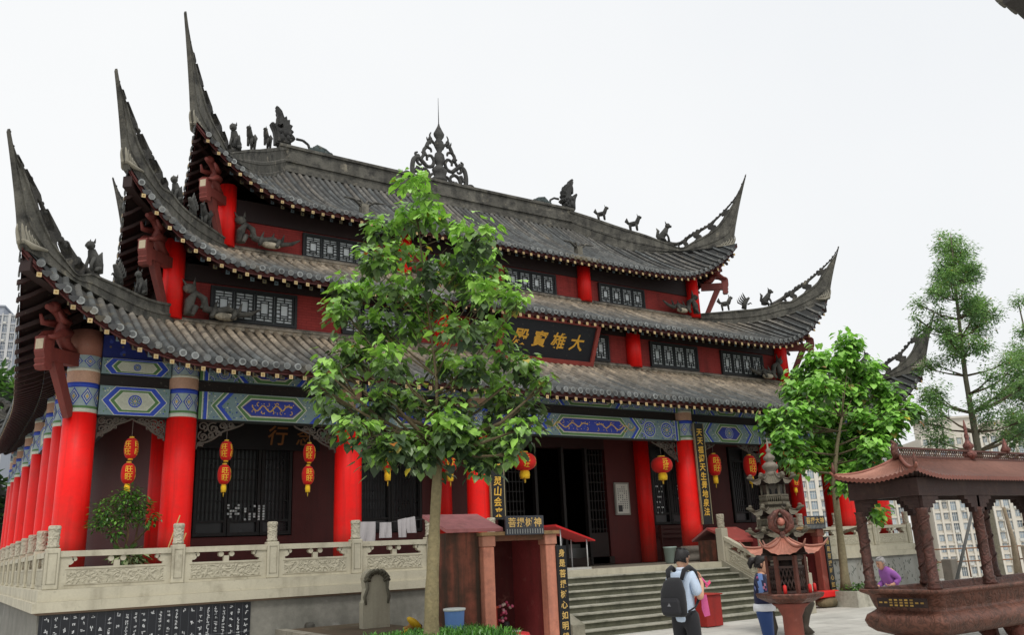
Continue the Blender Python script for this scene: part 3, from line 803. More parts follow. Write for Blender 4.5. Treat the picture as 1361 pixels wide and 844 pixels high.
def painted_beam(mb, F, L, z0, z1, style, d0=0.0):
    h = z1 - z0; zc = (z0+z1)/2
    mb.face([F(0,z0,d0+.001),F(L,z0,d0+.001),F(L,z1,d0+.001),F(0,z1,d0+.001)], S(116,138,140))
    # scattered small scrolls
    random.seed(int(L*1000))
    for k in range(int(L*95)):
        s_, t = random.uniform(.03,L-.03), random.uniform(z0+.03,z1-.03)
        r = random.uniform(.009,.022)
        disc2(mb, F, s_, t, r, d0+.002, random.choice([GREEN,BLUE,WHITE,S(170,176,150),S(60,84,150)]), 6)
    if style == 'short':
        for (s_, c_) in ((1,WHITE),(.97,BLUE),(.78,WHITE),(.74,GREEN),(.62,WHITE),(.58,S(188,190,172))):
            hexa(mb, F, L/2, L*.47*s_, z0 + h*.0 + h*.5*(1-s_) if s_ < 1 else z0, z1 - h*.5*(1-s_) if s_ < 1 else z1, h*.42*s_, d0+.003+(1-s_)*.02, c_)
        rosette(mb, F, L/2, zc, h*.24, d0+.014, (0,L,z0,z1))
        return
    # end straps
    for (a, b, c_) in ((0,.06,GREEN),(.06,.08,WHITE),(.10,.17,BLUE),(.17,.19,WHITE)):
        for m in (0, 1):
            sa, sb = (a, b) if not m else (L-b, L-a)
            mb.face([F(sa,z0,d0+.003),F(sb,z0,d0+.003),F(sb,z1,d0+.003),F(sa,z1,d0+.003)], c_)
    # chevrons and rosettes
    core = .30*L if style == 'long' else .2*L
    for m in (-1, 1):
        for (o_, w_, c_) in ((.0,.10,BLUE),(.10,.03,WHITE),(.15,.06,GREEN),(.21,.02,WHITE)):
            x = L/2 + m*(core/2 + h*.62 + .02 + o_); tip = -m*h*.45
            x2 = x + m*w_
            mb.face([F(x,z0,d0+.004),F(x2,z0,d0+.004),F(x2+tip*-1*0 - tip*0,z0,d0+.004),F(x2-tip*-0 + m*h*.0,z0,d0+.004)][:2] + [F(x2+m*h*.42,zc,d0+.004),F(x+m*h*.42,zc,d0+.004)], c_)
            mb.face([F(x+m*h*.42,zc,d0+.004),F(x2+m*h*.42,zc,d0+.004),F(x2,z1,d0+.004),F(x,z1,d0+.004)], c_)
        x0_, x1_ = L/2 + m*(core/2 + h*1.35), L/2 + m*(L/2 - .2)
        lo, hi = min(x0_,x1_), max(x0_,x1_); cx = (lo+hi)/2
        if hi - lo > .3:
            n = max(1, int((hi-lo)/(h*1.05)))
            for i in range(n):
                rosette(mb, F, lo + (hi-lo)*(i+.5)/n, zc + (0 if n > 1 or True else 0), h*.40, d0+.005, (lo,hi,z0,z1))
            for xx in (lo, hi):
                rosette(mb, F, xx, z0, h*.34, d0+.0045, (lo,hi,z0,z1)); rosette(mb, F, xx, z1, h*.34, d0+.0045, (lo,hi,z0,z1))
    hw = core/2 + h*.55
    for (s_, c_, k) in ((0,WHITE,0),(.02,GREEN,1),(.085,WHITE,2),(.105,S(150,130,100),3),(.12,S(40,56,150),4)):
        hexa(mb, F, L/2, hw - s_*1.15, z0 + (.012 if k == 0 else 0) + s_, z1 - (.012 if k == 0 else 0) - s_, h*.42*(1 - s_*1.4), d0+.006+k*.001, c_)
    if style == 'long':
        n = 2 if L > 5 else 1
        for i in range(n):
            dragon2d(mb, F, L/2 + (i-.5*(n-1))*core*.85, zc, core*.75 if n == 2 else core*1.0, h*.55, d0+.0125, 1 if i == 0 else -1)
    else:
        rosette(mb, F, L/2, zc, h*.3, d0+.0125, (0,L,z0,z1))

def beam_run(p, q, style, front, full=True):
    """lintel + upper beam + gap board between two columns, p->q plan points, front = outward normal"""
    p = V((*p,0)); q = V((*q,0)); e = (q-p).normalized(); nn = V((*front,0)); L = (q-p).length
    a = p + e*.30; b = q - e*.30; LL = (b-a).length
    def solid(mb, z0, z1, half, col):
        P = [a - nn*half, b - nn*half, b + nn*half, a + nn*half]
        mb.rings([[V((*v.xy,z0)) for v in P], [V((*v.xy,z1)) for v in P]], col, True, False)
    m1 = MB(); solid(m1, 4.78, 5.385, .18, S(70,84,84)); F = beam2d(a + nn*.18, e, nn); painted_beam(m1, F, LL, 4.785, 5.38, style)
    m1.build('painted_lintel', M['paint'], HALL)
    m2 = MB(); solid(m2, 5.63, 5.97, .16, S(60,74,80)); F = beam2d(a + nn*.16, e, nn); painted_beam(m2, F, LL, 5.635, 5.965, 'short' if style == 'short' else 'mid')
    m2.build('painted_upper_beam', M['paint'], HALL)
    m3 = MB(); solid(m3, 5.385, 5.63, .05, S(34,24,22)); ft = 6.46 if style == 'short' and abs(front[1]) > .5 else 6.12; solid(m3, 5.97, ft, .10, DKB)
    F = beam2d(a + nn*.10, e, nn)
    random.seed(3)
    for k in range(int(LL*14)):
        disc2(m3, F, random.uniform(.1,LL-.1), random.uniform(6.02,ft-.05), random.uniform(.02,.045), .002+.0002*k/ (LL*14), random.choice([S(120,96,60),S(52,70,150),S(90,80,70)]), 7)
    m3.build('frieze_board', M['paint'], HALL)
STY = {0:'short',1:'long',2:'long',3:'long',4:'long',5:'long',6:'short'}
for i in range(7):
    beam_run((FX[i],18.9), (FX[i+1],18.9), 'mid' if i in (4,5) else STY[i], (0,-1))
SYs = (18.9,20.85,22.8,26.0,29.2,32.4,34.2,35.9)
for i in range(7):
    beam_run((2.03,SYs[i+1]), (2.03,SYs[i]), 'short', (-1,0))
    beam_run((28.07,SYs[i]), (28.07,SYs[i+1]), 'short', (1,0))

# ---- pierced fretwork brackets under the lintels
def fret(x, sg, w, hgt, y=18.9, z1=4.775):
    mb = MB(); c = S(86,78,70); d = S(64,58,54)
    def T(u, v): return (x + sg*u*w, y, z1 - v*hgt)
    mb.tube([T(0,0), T(0,1)], .022, 5, d); mb.tube([T(0,.015), T(1,.015)], .018, 5, d)
    edge = [(0,1),(.05,.82),(.22,.74),(.4,.58),(.55,.36),(.75,.24),(.95,.1),(1,.02)]
    mb.tube([T(u,v) for u, v in smooth_tab(edge, 4)], .024, 5, c)
    random.seed(int(x*77))
    for (u, v, r) in ((.13,.2,.15),(.14,.55,.15),(.34,.25,.17),(.55,.16,.11),(.72,.1,.08),(.3,.5,.09),(.08,.8,.07),(.45,.42,.07)):
        X, _, Z = T(u, v); a0 = random.uniform(0, 6)
        spiral(mb, X, Z, r*hgt*1.25, .02, a0, a0 + sg*2*PI*1.5, .022, y, c, 16, .7)
        spiral(mb, X + .05*sg, Z - .02, r*hgt*.8, .02, a0 + 2.5, a0 + 2.5 - sg*2*PI*1.1, .018, y, c, 10, .7)
    mb.build('fretwork_bracket', M['darkwood'], HALL)
for i in range(7):
    a, b = FX[i] + .32, FX[i+1] - .32
    if i in (0, 6):
        fret(a, 1, (b-a)/2, .46); fret(b, -1, (b-a)/2, .46)
    else:
        fret(a, 1, 1.0, .62); fret(b, -1, 1.0, .62)
# roof-bracket sculpture at the corners
def corner_bracket(cx, cy, dx, dy, z, k):
    mb = MB(); h = V((dx,dy,0)).normalized(); c0 = V((cx,cy,0)); RB = S(118,54,47); n = V((-h.y,h.x,0))
    def P(s_, zz, o=0): return c0 + h*s_ + n*o + V((0,0,z+zz))
    mb.bar(P(.2,0), P(1.2,-.05), .2, .26, RB)
    R = []
    for (zz, s0, s1) in ((-.36,1.06,1.20),(-.29,1.02,1.25),(-.25,1.05,1.22),(-.17,1.02,1.26),(-.14,1.05,1.23),(-.02,1.02,1.28),(.24,1.02,1.28),(.28,1.05,1.25)):
        R.append([P(s0,zz,-.11), P(s1,zz,-.11), P(s1,zz,.11), P(s0,zz,.11)])
    mb.rings(R, RB, True, False)
    mb.face([P(1.285,.02,-.085),P(1.285,.02,.085),P(1.285,.22,.085),P(1.285,.22,-.085)][::-1], S(186,172,146))
    mb.bar(P(.32,-1.15), P(.85,-.12), .13, .18, RB, w2=.16, h2=.22)
    mb.build('corner_bracket', M['maroon'], HALL)
    d = MB()
    d.tube([P(.35,.15), P(.6,.25), P(.75,.45), P(.7,.68), P(.85,.82), P(1.0,.92), P(1.2,.88)], [.08,.12,.15,.12,.1,.11,.05], 8, RB)
    d.tube([P(.85,.85), P(.68,.95), P(.55,.9)], [.06,.05,.02], 6, RB)
    for o in (-.13,.13):
        d.tube([P(.7,.45,o), P(.95,.4,o*1.6), P(1.1,.28,o*1.3), P(1.22,.26,o)], [.11,.08,.06,.04], 6, RB)
        d.tube([P(.75,.66,o), P(1.0,.64,o*1.8), P(1.1,.78,o*1.6)], [.09,.06,.03], 6, RB)
    d.ell(P(1.0,.92), (.13,.13,.12), RB, 8, 5)
    d.build('bracket_dragon', M['maroon'], HALL)
for m in (0, 1):
    sx = -1 if not m else 1
    f = lambda x: x if not m else 2*XC - x
    corner_bracket(f(2.03), 18.9, sx, -1, 5.85, 0); corner_bracket(f(4.0), 20.83, sx, -1, 8.85, 1); corner_bracket(f(5.76), 23.12, sx, -1, 11.7, 2)
# dragons crouching on the wall-foot moulding next to the corner columns
def ledge_dragon(x, y, z, sg):
    mb = MB(); c = S(96,94,88)
    def P(u, w, d=0): return (x + sg*u, y - .08 + d, z + w)
    mb.tube([P(0,.05), P(.02,.4), P(.15,.62), P(.35,.5), P(.4,.25), P(.65,.2), P(.95,.3), P(1.2,.18), P(1.5,.25), P(1.75,.4)], [.11,.12,.09,.09,.1,.11,.09,.08,.06,.02], 8, c)
    mb.ell(P(.0,.72), (.17,.12,.13), c, 8, 5); mb.tube([P(-.05,.75), P(-.18,.95)], [.05,.01], 5, c); mb.tube([P(.1,.8), P(.12,1.02)], [.05,.01], 5, c)
    for u in (.3,.6,.9,1.2): mb.tube([P(u,.25), P(u+.08,.5)], [.06,.01], 5, c)
    for u in (.15,.6,1.1): mb.tube([P(u,.25,-.12), P(u-.1,.0,-.2)], [.07,.05], 6, c)
    mb.ell(P(.85,.07,-.1), (.3,.12,.1), S(196,186,164), 8, 5)
    mb.build('ledge_dragon', M['ridge'], HALL)
ledge_dragon(4.35,20.72,7.55,1); ledge_dragon(25.75,20.72,7.55,-1); ledge_dragon(6.1,23.0,10.48,1); ledge_dragon(24.0,23.0,10.48,-1)
# gilded characters above the left-hand window
tx = MB()
tx.text('行', (6.66,20.70,4.78), (1,0,0), (0,0,1), .50, S(150,98,52), .02, .12); tx.text('念', (7.35,20.70,4.76), (1,0,0), (0,0,1), .46, S(140,92,50), .02, .12)
bd = MB(); bd.box(4.8,7.75,20.72,20.78,4.42,5.1,S(22,20,22)); bo = bd.build('door_plaque', M['darkwood'], HALL); tx.build('lettering', M['gold'], bo)

# ================================================================== ground and terrace
gm = MB()
N = 24
def gz(x, y):
    def ss(u): u = max(0, min(1, u)); return u*u*(3-2*u)
    return -34*ss((x-29.4)/8)*ss((.554*x+.833*y-36.2)/9)
gx = [-700,-200,-60,-20,0,15,25,29.4] + [29.4+1.2*i for i in range(1,12)] + [50,60,80,120,200,400,900]
gy = [-300,-100,-30,-10] + [1.5*i for i in range(0,32)] + [60,90,140,250,500,900]
for i in range(len(gx)-1):
    for j in range(len(gy)-1):
        gm.face([(x,y,gz(x,y)) for x, y in ((gx[i],gy[j]),(gx[i+1],gy[j]),(gx[i+1],gy[j+1]),(gx[i],gy[j+1]))], S(176,174,168), True)
tag(gm.build('ground', M['paving']), kind='structure')
# paving joints of the plaza: slabs laid as one sheet just above the ground
pm = MB(); random.seed(21)
for i in range(46):
    for j in range(40):
        x = -8 + i*.9; y = -3 + j*.6
        if x > 27: continue
        off = .45 if j % 2 else 0
        c = jit(S(190,188,180), .09)
        pm.face([(x+off+.006,y+.006,.004),(x+off+.894,y+.006,.004),(x+off+.894,y+.594,.004),(x+off+.006,y+.594,.004)], c)
tag(pm.build('plaza_paving', M['paving']), kind='structure')

TER = thing('stone_terrace', 'raised stone terrace with pale coping under the temple hall', 'terrace', (XC, 16.95, 0))
ST = S(186,180,160); ST2 = S(160,156,140); CON = S(128,126,118)
# walls
w = MB(); w.box(1.47,18.05,17.05,38,0,1.10,CON); w.build('retaining_wall', M['concrete'], TER)
w = MB(); w.box(18.05,28.55,18.1,38,0,1.10,S(134,134,128)); w.build('retaining_wall', M['concrete'], TER)
f = MB(); f.box(1.47,18.05,17.06,37.99,1.10,1.255,S(120,112,100)); f.box(18.05,28.55,18.11,37.99,1.10,1.255,S(120,112,100)); f.build('terrace_floor', M['oldstone'], TER)
c = MB()
def ext(poly, z0, z1, col):
    c.rings([[(x,y,z0) for x, y in poly], [(x,y,z1-.015) for x, y in poly], [(x,y,z1) for x, y in poly]], col, True, False)
ext([(1.37,16.95),(10.75,16.95),(10.75,17.45),(1.87,17.45),(1.87,38),(1.37,38)], 1.095, 1.262, ST)
ext([(10.752,16.95),(17.85,16.95),(17.85,17.45),(10.752,17.45)], 1.095, 1.261, ST)
ext([(17.95,18.0),(28.65,18.0),(28.65,38),(28.15,38),(28.15,18.5),(17.95,18.5)], 1.095, 1.262, ST)
ext([(1.44,17.0),(10.74,17.0),(10.74,17.44),(1.86,17.44),(1.86,37.9),(1.44,37.9)], 1.06, 1.094, S(120,100,84))
c.build('coping', M['stone'], TER)
p = MB()
for b_ in ((1.44,10.7,17.02,17.38),(1.44,1.8,17.382,37.5),(20.7,28.56,18.04,18.36),(28.2,28.56,18.362,37.5)):
    p = MB(); p.box(*b_,1.264,1.46,ST); p.build('balustrade_plinth', M['stone'], TER)
# engraved panel of the right retaining wall
e = MB(); e.box(21.6,28.3,18.085,18.099,.12,1.02,S(150,150,144)); eo = e.build('engraved_wall_panel', M['stone'], TER)
random.seed(8); em = MB()
for k in range(150):
    x = random.uniform(21.7,28.2); z = random.uniform(.18,.96); l = random.uniform(.05,.14); a = random.uniform(.8,2.4); wd = .018
    dx, dz = math.cos(a)*l, math.sin(a)*l
    em.face([(x-wd,18.083,z),(x+wd,18.083,z),(x+dx*.6+wd*1.3,18.083,z+dz*.6),(x+dx,18.083,z+dz),(x+dx*.4-wd,18.083,z+dz*.6)], jit(S(78,84,78),.2))
em.build('engraving', M['stone'], eo)
# black inscribed tablet
TB = thing('inscribed_tablet', 'wide black granite tablet with columns of white inscriptions under the terrace corner', 'inscription', (3.25, 17.04, 0))
t = MB(); t.box(1.5,5.05,17.015,17.046,.12,1.045,S(28,30,36)); t.build('slab', M['slate'], TB)
l = MB(); random.seed(4)
for i in range(25):
    x = 1.56 + i*.1395
    l.face([(x-.012,17.012,.13),(x-.008,17.012,.13),(x-.008,17.012,1.04),(x-.012,17.012,1.04)], S(92,94,100))
    typ = random.choice([0,0,1,1,2,2,2])
    z = .98
    if typ == 0: step = .19; 
    elif typ == 1: step = .11
    else: step = .058
    while z > .2:
        if random.random() < .88:
            s_ = .045 if typ < 2 else .036
            for m in range(4):
                ax, az = random.uniform(-s_/2,s_/2), random.uniform(-s_/2,s_/2); hh = random.random() < .5
                wx, wz = (s_*.42,.006) if hh else (.006,s_*.42)
                cx = x + .058
                l.face([(cx+ax-wx,17.0115,z+az-wz),(cx+ax+wx,17.0115,z+az-wz),(cx+ax+wx,17.0115,z+az+wz),(cx+ax-wx,17.0115,z+az+wz)], S(206,208,210))
        z -= step
l.face([(1.5,17.0125,.52),(5.05,17.0125,.52),(5.05,17.0125,.527),(1.5,17.0125,.527)], S(100,102,106))
l.build('lettering', M['plain'], TB)

# ---- balustrades
def bal_post(x, y, parent):
    m = MB(); s_ = .115
    m.bbox(x-s_,x+s_,y-s_,y+s_,1.462,2.15,ST,.012)
    for (dx, dy) in ((0,-1),(-1,0)):
        # carved inset frame
        for (u0,u1,z0,z1) in ((-.075,-.065,1.55,2.07),(.065,.075,1.55,2.07),(-.075,.075,1.55,1.56),(-.075,.075,2.06,2.07)):
            if dx == 0: m.box(x+u0,x+u1,y-s_-.006,y-s_+.003,z0,z1,S(150,144,126))
            else: m.box(x-s_-.006,x-s_+.003,y+u0,y+u1,z0,z1,S(150,144,126))
    o = m.build('post', M['stone'], parent)
    k = MB(); k.lathe([(.085,2.15),(.105,2.17),(.105,2.2),(.09,2.21),(.096,2.27),(.09,2.29),(.1,2.35),(.09,2.37),(.1,2.43),(.092,2.45),(.104,2.47),(.104,2.52),(.085,2.54)], (x,y,0), 14, S(178,172,153))
    k.build('carved_finial', M['relief'], o)
def bal_panel(a, b, parent, slope=0.0):
    a = V(a); b = V(b); d = b - a; L = d.xy.length; e = V((d.x,d.y,0)).normalized(); n = V((e.y,-e.x,0))
    m = MB(); zf = lambda u: a.z + (b.z-a.z)*(u/L)
    def slab(u0,u1,z0,z1,h,col,off=0):
        R = []
        for u in (u0,u1):
            P = a + e*u; P.z = 0; z = zf(u)
            R.append([P + n*(h+off) + V((0,0,z+z0)), P + n*(h+off) + V((0,0,z+z1)), P - n*h + V((0,0,z+z1)), P - n*h + V((0,0,z+z0))])
        m.rings(R, col, True, False)
    slab(0,L,.0,.36,.06,ST); slab(0,L,.54,.64,.075,ST)
    slab(0,.15*min(1,L/1.6),.36,.54,.05,ST); slab(L-.15*min(1,L/1.6),L,.36,.54,.05,ST)
    for (u, sg) in ((.16,1),(.24,1),(L/2-.1,0),(L/2+.1,0),(L-.16,-1),(L-.24,-1)):
        P = a + e*u; z = zf(u)
        zz = z + (.47 if abs(u-L/2) > .2 else .49)
        r = .07 if u in (.16, L-.16) else .05
        if u == .24 or u == L-.24: zz += .03; r = .04
        pts = [(P + e*(r*math.cos(2*PI*k/10)) + V((0,0,zz - P.z + r*math.sin(2*PI*k/10)))) for k in range(10)]
        m.rings([[q + n*.052 for q in pts],[q - n*.052 for q in pts]], ST, True, False)
    slab(L/2-.05,L/2+.05,.36,.46,.05,ST)
    slab(.1,L-.1,.315,.325,.064,S(140,132,112)); slab(.1,L-.1,.05,.06,.064,S(140,132,112))
    o = m.build('panel', M['stone'], parent)
    r = MB(); R = []
    P0 = a + e*.13; P1 = a + e*(L-.13)
    r.face([V((P0.x,P0.y,zf(.13)+.075)) + n*.0625, V((P1.x,P1.y,zf(L-.13)+.075)) + n*.0625, V((P1.x,P1.y,zf(L-.13)+.30)) + n*.0625, V((P0.x,P0.y,zf(.13)+.30)) + n*.0625], S(178,172,152))
    r.build('relief', M['relief'], o)
B1 = thing('stone_balustrade', 'carved pale stone balustrade along the front of the terrace left of the steps', 'balustrade', (6, 17.2, 1.26))
px = [1.62, 3.70, 5.48, 7.25, 9.0, 10.6]
for x in px: bal_post(x, 17.2, B1)
for a, b in zip(px, px[1:]): bal_panel((a+.115,17.2,1.462), (b-.115,17.2,1.462), B1)
B2 = thing('stone_balustrade', 'carved stone balustrade receding along the left flank of the terrace', 'balustrade', (1.62, 27, 1.26))
py = [19.35 + 1.92*i for i in range(10)]
for y in py: bal_post(1.62, y, B2)
for a, b in zip([17.2] + py, py): bal_panel((1.62,b-.115,1.462), (1.62,a+.115,1.462), B2)
B3 = thing('stone_balustrade', 'carved stone balustrade on the terrace right of the steps behind the incense pavilion', 'balustrade', (25, 18.2, 1.26))
px = [20.85, 22.7, 24.5, 26.4, 28.36]
for x in px: bal_post(x, 18.2, B3)
for a, b in zip(px, px[1:]): bal_panel((a+.115,18.2,1.462), (b-.115,18.2,1.462), B3)
for k in range(6):
    bal_post(28.36, 20.1 + 1.92*k, B3); bal_panel((28.36, (18.2 if k == 0 else 20.1+1.92*(k-1)) + .115,1.462), (28.36, 20.1+1.92*k-.115,1.462), B3)

# ---- steps
STP = thing('stone_steps', 'broad mossy stone stairway leading up to the temple door', 'steps', (14.3, 15.7, 0))
for i in range(8):
    s_ = MB(); z1 = 1.12 - .14*i; y0 = 16.65 - .3*i
    s_.box(10.95,17.7,y0+.02,16.93,z1-.139,z1-.035,jit(S(92,92,76),.12))
    s_.bbox(10.94,17.7,y0-.015,y0+.33,z1-.034,z1,jit(S(158,156,142),.1),.006)
    s_.build('step', M['oldstone'], STP)
FL = thing('stair_balustrade', 'sloping carved stone balustrade on the right side of the steps', 'balustrade', (17.87, 15.8, 0))
m = MB()
for (x0, x1) in ((17.72,18.02),):
    for i in range(14):
        ya, yb = 14.3 + i*.19, 14.3 + (i+1)*.19
        za, zb = .06 + (ya-14.3)*.47, .06 + (yb-14.3)*.47
        P = [(x0,ya,0),(x1,ya,0),(x1,yb,0),(x0,yb,0)]; Q = [(x0,ya,za),(x1,ya,za),(x1,yb,zb),(x0,yb,zb)]
        m.rings([P, Q], S(140,136,120), True, False)
m.build('string_wall', M['oldstone'], FL)
bal_panel((17.87,16.85,1.27), (17.87,15.72,.74), FL); bal_panel((17.87,15.5,.63), (17.87,14.5,.16), FL)
for (y, z0, z1) in ((16.98,1.26,2.14),(15.61,.6,1.52),(14.38,.0,.95)):
    k = MB(); k.bbox(17.87-.12,17.87+.12,y-.12,y+.12,z0,z1,S(170,164,146),.012); o = k.build('post', M['stone'], FL)
    h = MB(); h.lathe([(.09,z1),(.11,z1+.03),(.095,z1+.06),(.105,z1+.14),(.095,z1+.18),(.108,z1+.26),(.108,z1+.36),(.09,z1+.38)], (17.87,y,0), 14, S(160,152,134)); h.build('carved_finial', M['relief'], o)
FL2 = thing('stair_flank', 'low stone flank wall on the left side of the steps beside the shrine', 'flank wall', (10.8, 15.8, 0))
m = MB()
for i in range(14):
    ya, yb = 14.3 + i*.19, 14.3 + (i+1)*.19; za, zb = .3 + (ya-14.3)*.4, .3 + (yb-14.3)*.4
    m.rings([[(10.62,ya,0),(10.93,ya,0),(10.93,yb,0),(10.62,yb,0)], [(10.62,ya,za),(10.93,ya,za),(10.93,yb,zb),(10.62,yb,zb)]], S(140,136,120), True, False)
m.build('string_wall', M['oldstone'], FL2)

# ================================================================== lanterns
LR = S(214,32,24); LY = S(240,196,40)
def lantern_body(t, x, y, zc, rx, h, power, lz=None, txt=True, name='lantern', rot=0.0):
    m = MB(); n = 20; pr = []
    for i in range(15):
        a = -PI/2 + PI*i/14
        r = rx*max(.0, abs(math.cos(a)))**power
        pr.append((max(r, rx*.34), h/2*math.sin(a)))
    R = []
    for r, z in pr: R.append([(x + r*(1 + .025*(k % 2))*math.cos(2*PI*k/32), y + r*(1 + .025*(k % 2))*math.sin(2*PI*k/32), zc + z) for k in range(32)])
    m.rings(R, LR, True, True)
    o = m.build(name, M['cloth'], t)
    c = MB(); c.lathe([(rx*.36,h/2-.01),(rx*.36,h/2+.03),(rx*.2,h/2+.035)], (x,y,zc), 14, S(226,180,60)); c.lathe([(rx*.36,-h/2-.03),(rx*.36,-h/2+.01)], (x,y,zc), 14, LY)
    c.build('gilt_cap', M['plain'], o)
    if txt:
        g = MB()
        for a in (-PI/2 - .35 + rot, -PI/2 + 1.3 + rot):
            for i, ch in enumerate('旺旺'):
                z = (.5 - i)*h*.36; s_ = min(rx*1.05, h*.36)
                vs, fs = glyph(ch, .008); 
                q = []
                for u, v in vs:
                    zz = z + v*s_; tt = max(-.98, min(.98, 2*zz/h)); r = rx*max(.1, math.sqrt(1-tt*tt))**power*1.035 + .004
                    aa = a + u*s_/rx
                    q.append((x + r*math.cos(aa), y + r*math.sin(aa), zc + zz))
                g.raw(q, fs, S(244,204,60))
        g.build('lettering', M['plain'], o)
    return o
def tassel(t, x, y, z, w, h, col=LY):
    m = MB(); m.lathe([(w*.5,0),(w*.55,-h*.3),(w*.5,-h*.6),(w*.44,-h*.62)], (x,y,z), 8, col); m.tube([(x,y,z-h*.6),(x,y,z-h)], [w*.13,w*.08], 5, S(224,190,70)); m.build('tassel', M['cloth'], t)
def cord(t, x, y, z0, z1):
    m = MB(); m.tube([(x,y,z0),(x,y,z1)], .006, 5, S(120,110,100)); m.build('cord', M['plain'], t)
def lantern_string(x, label, sway=0):
    t = thing('lantern_string', label, 'lantern', (x,18.9,4.78), 'strings of two small red lanterns')
    cord(t, x, 18.9, 3.5, 4.78)
    lantern_body(t, x, 18.9, 4.14, .135, .42, .55, rot=random.uniform(-.5,.5)); lantern_body(t, x-.02, 18.9, 3.63, .135, .42, .55, rot=random.uniform(-.5,.5))
    tassel(t, x-.02, 18.9, 3.40, .11, .24)
def tall_lantern(x, label):
    t = thing('tall_lantern', label, 'lantern', (x,18.9,4.78), 'tall red lanterns')
    cord(t, x, 18.9, 4.4, 4.78); lantern_body(t, x, 18.9, 4.10, .205, .66, .5); tassel(t, x, 18.9, 3.74, .15, .34)
def round_lantern(x, label):
    t = thing('round_lantern', label, 'lantern', (x,18.9,4.78), 'round red lanterns')
    cord(t, x, 18.9, 4.3, 4.78); lantern_body(t, x, 18.9, 4.06, .315, .48, .75); tassel(t, x, 18.9, 3.80, .26, .30)
lantern_string(3.03, 'string of two red lanterns in the narrow corner bay above the potted shrub')
lantern_string(4.95, 'string of two red lanterns just right of the second front column')
lantern_string(6.82, 'string of two red lanterns hanging left of the third front column')
tall_lantern(8.78, 'tall red lantern half hidden by leaves left of the tree trunk')
tall_lantern(10.5, 'tall red lantern hanging right above the pink shrine roof')
round_lantern(12.75, 'round red lantern over the left side of the doorway by the tree leaves')
round_lantern(17.68, 'round red lantern over the right side of the doorway')
tall_lantern(19.88, 'tall red lantern right of the black couplet board')
tall_lantern(21.5, 'tall red lantern partly hidden by the bronze pagoda spire')
lantern_string(23.6, 'string of two red lanterns between red columns behind the green leaves')
round_lantern(27.15, 'rightmost red lantern above the copper pavilion roof')

# ================================================================== boards
SG = thing('name_board', 'black hall name board with four large gold characters in a red frame', 'sign', (14.85, 20.4, 7.4))
def SP(u, v, d=0):   # u across, v up (tilted forward), d outwards
    return V((14.85 + u, 20.62 - v*.42 - d*.92, 7.44 + v*.93 - d*.38))
m = MB(); W = 1.72; H = 1.16
m.raw([SP(-W,0,0),SP(W,0,0),SP(W,H,0),SP(-W,H,0),SP(-W,0,.06),SP(W,0,.06),SP(W,H,.06),SP(-W,H,.06)], [(0,3,2,1),(4,5,6,7),(0,1,5,4),(1,2,6,5),(2,3,7,6),(3,0,4,7)], S(24,26,34)); m.build('board', M['paint'], SG)
m = MB(); FRC = S(146,62,54)
for (u0,u1,v0,v1) in ((-W-.1,W+.1,-.1,.03),(-W-.1,W+.1,H-.03,H+.1),(-W-.1,-W+.03,.03,H-.03),(W-.03,W+.1,.03,H-.03)):
    m.raw([SP(u0,v0,.0),SP(u1,v0,.0),SP(u1,v1,.0),SP(u0,v1,.0),SP(u0,v0,.13),SP(u1,v0,.13),SP(u1,v1,.13),SP(u0,v1,.13)], [(0,3,2,1),(4,5,6,7),(0,1,5,4),(1,2,6,5),(2,3,7,6),(3,0,4,7)], FRC)
m.build('frame', M['maroon'], SG)
m = MB()
for i, ch in enumerate('殿寶雄大'):
    m.text(ch, SP(-1.06 + i*.70, H*.50, .064), (1,0,0), (SP(0,1)-SP(0,0)).normalized(), .56, S(222,168,62), .035, .18)
m.build('lettering', M['gold'], SG)
def couplet(x, z0, z1, chars, zs, label, w=.38):
    t = thing('couplet_board', label, 'couplet board', (x,18.5,z0))
    m = MB(); m.box(x-w/2,x+w/2,18.48,18.53,z0,z1,S(26,26,28)); m.box(x-w/2-.02,x-w/2,18.47,18.53,z0,z1,S(150,140,110)); m.box(x+w/2,x+w/2+.02,18.47,18.53,z0,z1,S(150,140,110)); m.build('board', M['paint'], t)
    g = MB()
    for ch, z in zip(chars, zs): g.text(ch, (x,18.474,z), (1,0,0), (0,0,1), .24, S(226,178,70), .03, .1)
    g.build('lettering', M['gold'], t)
couplet(11.62, 2.55, 5.2, '化灵山会来', [4.02,3.50,3.25,2.99,2.73], 'black vertical couplet board with gold characters left of the doorway')
couplet(18.93, 2.30, 5.3, '天天福调天生景地泉法', [5.02-.262*i for i in range(10)], 'black vertical couplet board with gold characters right of the doorway')
# framed notice on the right door jamb
t = thing('notice_board', 'white framed paper notice on the maroon door jamb', 'notice', (17.75,20.9,2.9))
m = MB(); m.box(17.46,18.04,20.88,20.94,2.72,3.72,S(150,148,140)); m.build('frame', M['plain'], t)
m = MB(); m.face([(17.51,20.876,2.77),(17.99,20.876,2.77),(17.99,20.876,3.67),(17.51,20.876,3.67)], S(206,206,196))
random.seed(2)
for c_ in range(5):
    for r in range(11):
        x = 17.92 - c_*.085; z = 3.58 - r*.065
        if random.random() < .85 and z > 2.9: m.face([(x-.016,20.874,z-.018),(x+.016,20.874,z-.018),(x+.016,20.874,z+.018),(x-.016,20.874,z+.018)], S(90,90,90))
m.face([(17.55,20.8735,2.82),(17.72,20.8735,2.82),(17.72,20.8735,3.02),(17.55,20.8735,3.02)], S(60,60,62))
m.build('paper', M['plain'], t)

